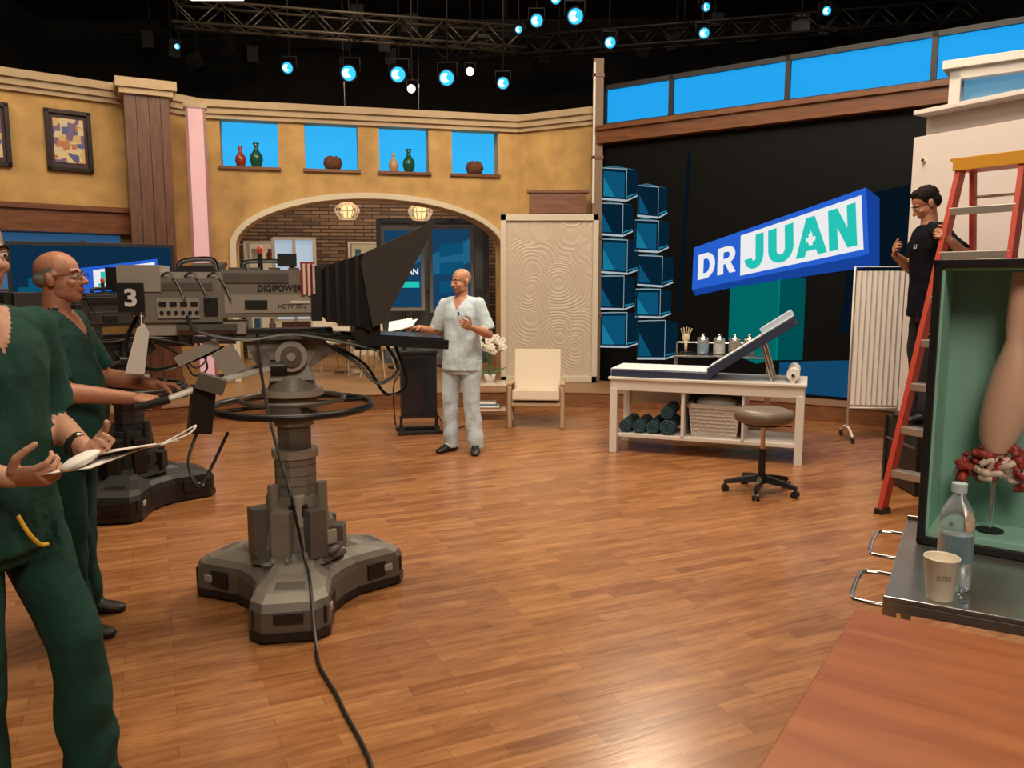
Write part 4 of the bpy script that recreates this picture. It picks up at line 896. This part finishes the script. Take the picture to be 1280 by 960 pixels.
    HY=Matrix.Rotation(R(P.get('hyaw',0)),4,'Z')@Matrix.Rotation(R(P.get('hpit',0)),4,'X')@Matrix.Rotation(R(P.get('hrol',0)),4,'Y')
    X=Matrix.Translation(hc)@HY
    hm.ell((0,-.012,.038),(.075,.096,.082),'SK'); hm.ell((0,.02,-.03),(.060,.070,.078),'SK'); hm.ell((0,.055,-.088),(.027,.026,.022),'STUB' if P.get('beard') else 'SK'); hm.ell((0,.03,-.072),(.048,.05,.035),'STUB' if P.get('beard') else 'SK')
    hm.ell((0,.074,.022),(.048,.016,.012),'SK'); hm.cone((0,.088,.008),(0,.108,-.028),.0075,.0125,'SK',n=14)
    for g in (-1,1):
        hm.ell((g*.012,.098,-.032),(.009,.010,.008),'SK'); hm.ell((g*.036,.062,-.028),(.022,.02,.02),'SK'); hm.ell((g*.044,.01,-.065),(.014,.03,.024),'SK')
        hm.ell((g*.077,-.008,-.008),(.008,.018,.031),'SK'); hm.ell((g*.083,-.016,.002),(.006,.012,.022),'SK')
    hm.ell((0,.087,-.056),(.024,.009,.0055),'LIP'); hm.ell((0,.086,-.066),(.020,.009,.0065),'LIP')
    hr=P.get('hair')
    if hr=='short':
        hm.ell((0,-.020,.052),(.079,.097,.081),'HAIR'); hm.ell((0,.030,.098),(.052,.040,.030),'HAIR'); hm.ell((0,-.052,.0),(.071,.060,.060),'HAIR'); hm.ell((0,-.03,.02),(.077,.07,.045),'HAIR')
    if hr=='fringe':
        hm.ell((0,-.046,.0),(.078,.066,.044),'HAIR')
        for g in (-1,1): hm.ell((g*.069,.002,.014),(.011,.02,.02),'HAIR')
    v2,n2,f2,t2=remesh(hm,.0042,2)
    if hr in('short','fringe'):
        def hl(y):
            pts=[(-.2,-.055),(-.045,-.055),(-.03,-.01),(.0,.005),(.022,.008),(.034,.050),(.06,.076),(.2,.082)]
            for (a,b),(c,d) in zip(pts,pts[1:]):
                if y<=c: return b+(d-b)*(y-a)/(c-a)
            return .09
        for j,f in enumerate(f2):
            c=sum((v2[i] for i in f),V())/len(f)
            ear=abs(c.x)>.0785 and c.z<.03 and c.y>-.04
            jag=.005*noise.noise(c*140)
            if hr=='short': h_=c.z+jag>hl(c.y) and not ear
            else: h_=(-.05<c.z<.040-.02*noise.noise(c*60)) and c.y<.008 and not ear and c.z>hl(c.y)
            if h_: t2[j]='HAIR'
            elif t2[j]=='HAIR': t2[j]='SK'
    if hr=='short':
        for i,p in enumerate(v2):
            if p.z>hl(p.y)+.012 and abs(p.x)<.085: v2[i]=p+n2[i]*(.0035*noise.noise(p*90)+.0025*noise.noise(p*180))
    put(v2,f2,t2,X)
    def hp(p): return tuple(X@V(p))
    for g in (-1,1):
        o.ell(hp((g*.030,.079,.002)),(.0125,.0125,.0105),EYEW,n=12)
        o.ell(hp((g*.030,.0885,.001)),(.0055,.0045,.0055),EYED,n=10)
        o.tube([hp((g*.016,.089,.022)),hp((g*.030,.090,.027)),hp((g*.047,.080,.021))],.0035,M['BROW'],6)
        o.tube([hp((g*.018,.085,.0095)),hp((g*.030,.0905,.013)),hp((g*.043,.080,.008))],.0022,M['SK'],6)
    if P.get('glasses'):
        GM=mat('glasses_metal',(.05,.045,.04),.3,.6)
        for g in (-1,1):
            o.tube([hp((g*.032+.021*math.cos(i*.7854),.100,.0+.016*math.sin(i*.7854))) for i in range(8)],.0016,GM,6,closed=True)
            o.tube([hp((g*.053,.099,.004)),hp((g*.074,.06,.006)),hp((g*.080,-.01,.006)),hp((g*.080,-.02,-.008))],.0016,GM,6)
        o.tube([hp((-.011,.101,.004)),hp((0,.104,.007)),hp((.011,.101,.004))],.0016,GM,6)
    if P.get('extras'): P['extras'](o,hp)
    ob=o.done(); ob.scale=(s,s,s); return ob
MH=dict(SK=SKIN_H,TOP=SCR_L,PANT=SCR_L,SHOE=SHOEB,LIP=LIP,HAIR=HAIRD,STUB=STUB,BROW=HAIRD)
def host_x(o,hp):
    o.box((.46,.30,1.225),(.24,.20,.002),PAPER,rot=(-18,14,10)); o.box((.48,.32,1.232),(.22,.20,.002),PAPER,rot=(-24,10,24))
    o.cyl((-.03,.118,1.33),(-.03,.134,1.345),.009,BLACK)
    o.prism([(-.14,1.22),(-.05,1.22),(-.05,1.32),(-.14,1.32)],.122,.126,SCR_L,'y')
person('presenter_man',(-.47,7.5,0),157,dict(H=1.73,elbR=(.30,-.03,1.15),wrR=(.36,.20,1.20),elbL=(-.27,-.02,1.14),wrL=(-.20,.22,1.22),knR=(.12,.02,.50),anR=(.13,.0,.08),knL=(-.10,.01,.50),anL=(-.13,-.02,.08),footR=18,footL=-22,
   handR=((.25,1,.05),(-.1,.1,-1),(-1,.2,.1),25),handL=((.1,1,.35),(.9,0,.3),(0,-.3,1),22),hyaw=-24,hpit=-3,beard=True,sleeve=.85,extras=host_x),MH)
MB=dict(SK=SKIN_B,TOP=SCR_G,PANT=SCR_G,SHOE=SHOEB,LIP=LIP,HAIR=HAIRG,STUB=STUB,BROW=HAIRG)
person('camera_operator_man',(-2.03,3.58,0),-80,dict(H=1.74,belly=.035,lean=.02,elbR=(.25,.06,1.15),wrR=(.13,.335,1.10),elbL=(-.24,.10,1.16),wrL=(-.115,.37,1.13),knR=(.11,.03,.5),anR=(.12,.02,.08),knL=(-.11,.0,.5),anL=(-.14,-.02,.08),
   handR=((-.05,1,-.12),(-.3,.0,-1),(-1,.1,.2),62,1),handL=((-.0,1,-.1),(.3,0,-1),(1,.1,.2),62,1),hair='fringe',glasses=True,hyaw=-6,hpit=6,sleeve=.85),MB)
ML=dict(SK=SKIN_L,TOP=SCR_G,PANT=SCR_G,SHOE=SHOEB,LIP=LIP,HAIR=HAIRD,STUB=STUB,BROW=HAIRD)
def fg_x(o,hp):
    o.box((-.03,.40,1.085),(.24,.18,.002),PAPER,rot=(10,4,6)); o.box((-.10,.44,1.10),(.20,.16,.002),PAPER,rot=(14,0,-15))
    o._ell((.05,.43,1.10),(.06,.045,.016),PAPER,(20,10,15),16)
    o.tube([(-.15,.50,1.11),(-.18,.55,1.14),(-.20,.58,1.16),(-.17,.58,1.14),(-.12,.53,1.115)],.0028,PAPER,6)
    o.tube([(.04,.165,.92),(.03,.19,.87),(.0,.19,.83),(-.03,.18,.82)],.006,mat('yellow_pen',(.75,.45,.03),.4),8)
    w=V((-.138,.195,1.083)); d=V((.25,1,.0)).normalized()
    o.cyl(tuple(w-d*.01),tuple(w+d*.01),.036,BLACK,n=24)
    o._ell((-.14,.195,1.119),(.016,.016,.006),CHROME,(0,0,0),14)
    o.prism([(.04,1.2),(.14,1.2),(.14,1.31),(.04,1.31)],.124,.130,SCR_G,'y')
person('green_scrubs_man',(-1.54,2.30,0),-112,dict(H=1.80,elbR=(.25,.02,1.12),wrR=(.11,.25,1.05),elbL=(-.22,-.01,1.13),wrL=(-.13,.235,1.08),knR=(.10,.04,.5),anR=(.12,.02,.08),knL=(-.12,.14,.5),anL=(-.14,.17,.08),footL=-8,
   handR=((-.25,1,.12),(-.7,.1,.6),(.45,.1,.8),48,.9),handL=((.15,1,.02),(.7,0,.6),(-.4,.1,.8),48,.9),hair='short',hyaw=0,sleeve=.85,extras=fg_x),ML)
MT=dict(SK=SKIN_H,TOP=SHIRTB,PANT=JEANS,SHOE=SHOEB,LIP=LIP,HAIR=HAIRD,STUB=STUB,BROW=HAIRD)
def tech_x(o,hp):
    o.text('ALX',PAPER,lambda s,t,z:(-.13+.07*(1-s),.170,1.30+.03*t),bold=.01)
person('stage_technician_man',(3.17,6.09,.545),84,dict(H=1.76,vneck=False,lean=.10,elbR=(.26,.05,1.15),wrR=(.10,.24,1.26),elbL=(-.36,-.10,1.20),wrL=(-.47,.08,1.34),knR=(.10,.02,.5),anR=(.10,0,.08),knL=(-.09,.02,.5),anL=(-.10,0,.08),
   handR=((-.7,.35,.45),(-.4,-.9,.1),(-.1,.1,.9),40),handL=((-.2,.8,.5),(.8,.2,-.3),(0,-.3,1),60),hair='short',beard=True,hyaw=-4,hpit=-30,sleeve=.75,extras=tech_x),MT)

# ------------------------------------------------------------ lights
def area(name,loc,size,pw,col=(1,.80,.58),aim=None,sy=None):
    l=bpy.data.lights.new(name,'AREA'); l.shape='RECTANGLE'; l.size=size; l.size_y=sy or size; l.energy=pw; l.color=col
    o=bpy.data.objects.new(name,l); sc.collection.objects.link(o); o.location=loc
    if aim: o.rotation_euler=(V(aim)-V(loc)).to_track_quat('-Z','Y').to_euler()
area('key_area_light',(-1,4.5,6.9),3,310,aim=(-.5,7,0))
area('stage_area_light',(2.5,6.5,6.9),3,280,aim=(1.2,7.5,0))
area('front_area_light',(.6,-1.0,4.6),1.6,150,(1,.82,.62),aim=(-.8,4.2,.9))
area('wall_wash_light',(-2,7.2,6.8),2.5,145,(1,.78,.52),aim=(-2.5,12,2.4))
area('wall_wash_light',(-6,5.5,6.6),2,80,(1,.76,.50),aim=(-6,9.6,3))
area('arch_room_light',(-2.2,14.4,4.9),1.6,130,(1,.74,.46),aim=(-2.2,14.6,0))
area('side_panel_light',(1.5,4.5,6.6),1.5,110,(1,.86,.72),aim=(4.2,6.8,1.8))
def spot(name,loc,aim,pw,ang,col):
    l=bpy.data.lights.new(name,'SPOT'); l.energy=pw; l.spot_size=R(ang); l.spot_blend=.7; l.color=col; l.shadow_soft_size=.15
    o=bpy.data.objects.new(name,l); sc.collection.objects.link(o); o.location=loc; o.rotation_euler=(V(aim)-V(loc)).to_track_quat('-Z','Y').to_euler()
spot('presenter_spot',(-1.5,3.2,6.4),(-.45,7.6,1.2),420,24,(1,.90,.78))
spot('floor_spot',(2,11,6.4),(0,5.4,0),850,46,(1,.80,.56))
spot('wall_spot',(-4.6,7.6,6.6),(-3.6,11.4,2.6),210,34,(1,.80,.5)); spot('wall_spot',(-.6,8.0,6.6),(-.5,12.1,3.0),210,34,(1,.80,.5)); spot('wall_spot',(-7.2,5.2,6.6),(-6.4,9.2,3.2),170,34,(1,.78,.48))
w=bpy.data.worlds.new('World'); sc.world=w; w.use_nodes=True; w.node_tree.nodes['Background'].inputs[0].default_value=(.02,.018,.016,1)
# ------------------------------------------------------------ camera
cd=bpy.data.cameras.new('camera'); co=bpy.data.objects.new('camera',cd); sc.collection.objects.link(co)
cd.sensor_width=36; cd.lens=36*1000/1280; cd.clip_start=.05
co.location=(0,0,1.6); co.rotation_euler=(R(90-7.2),0,0); sc.camera=co
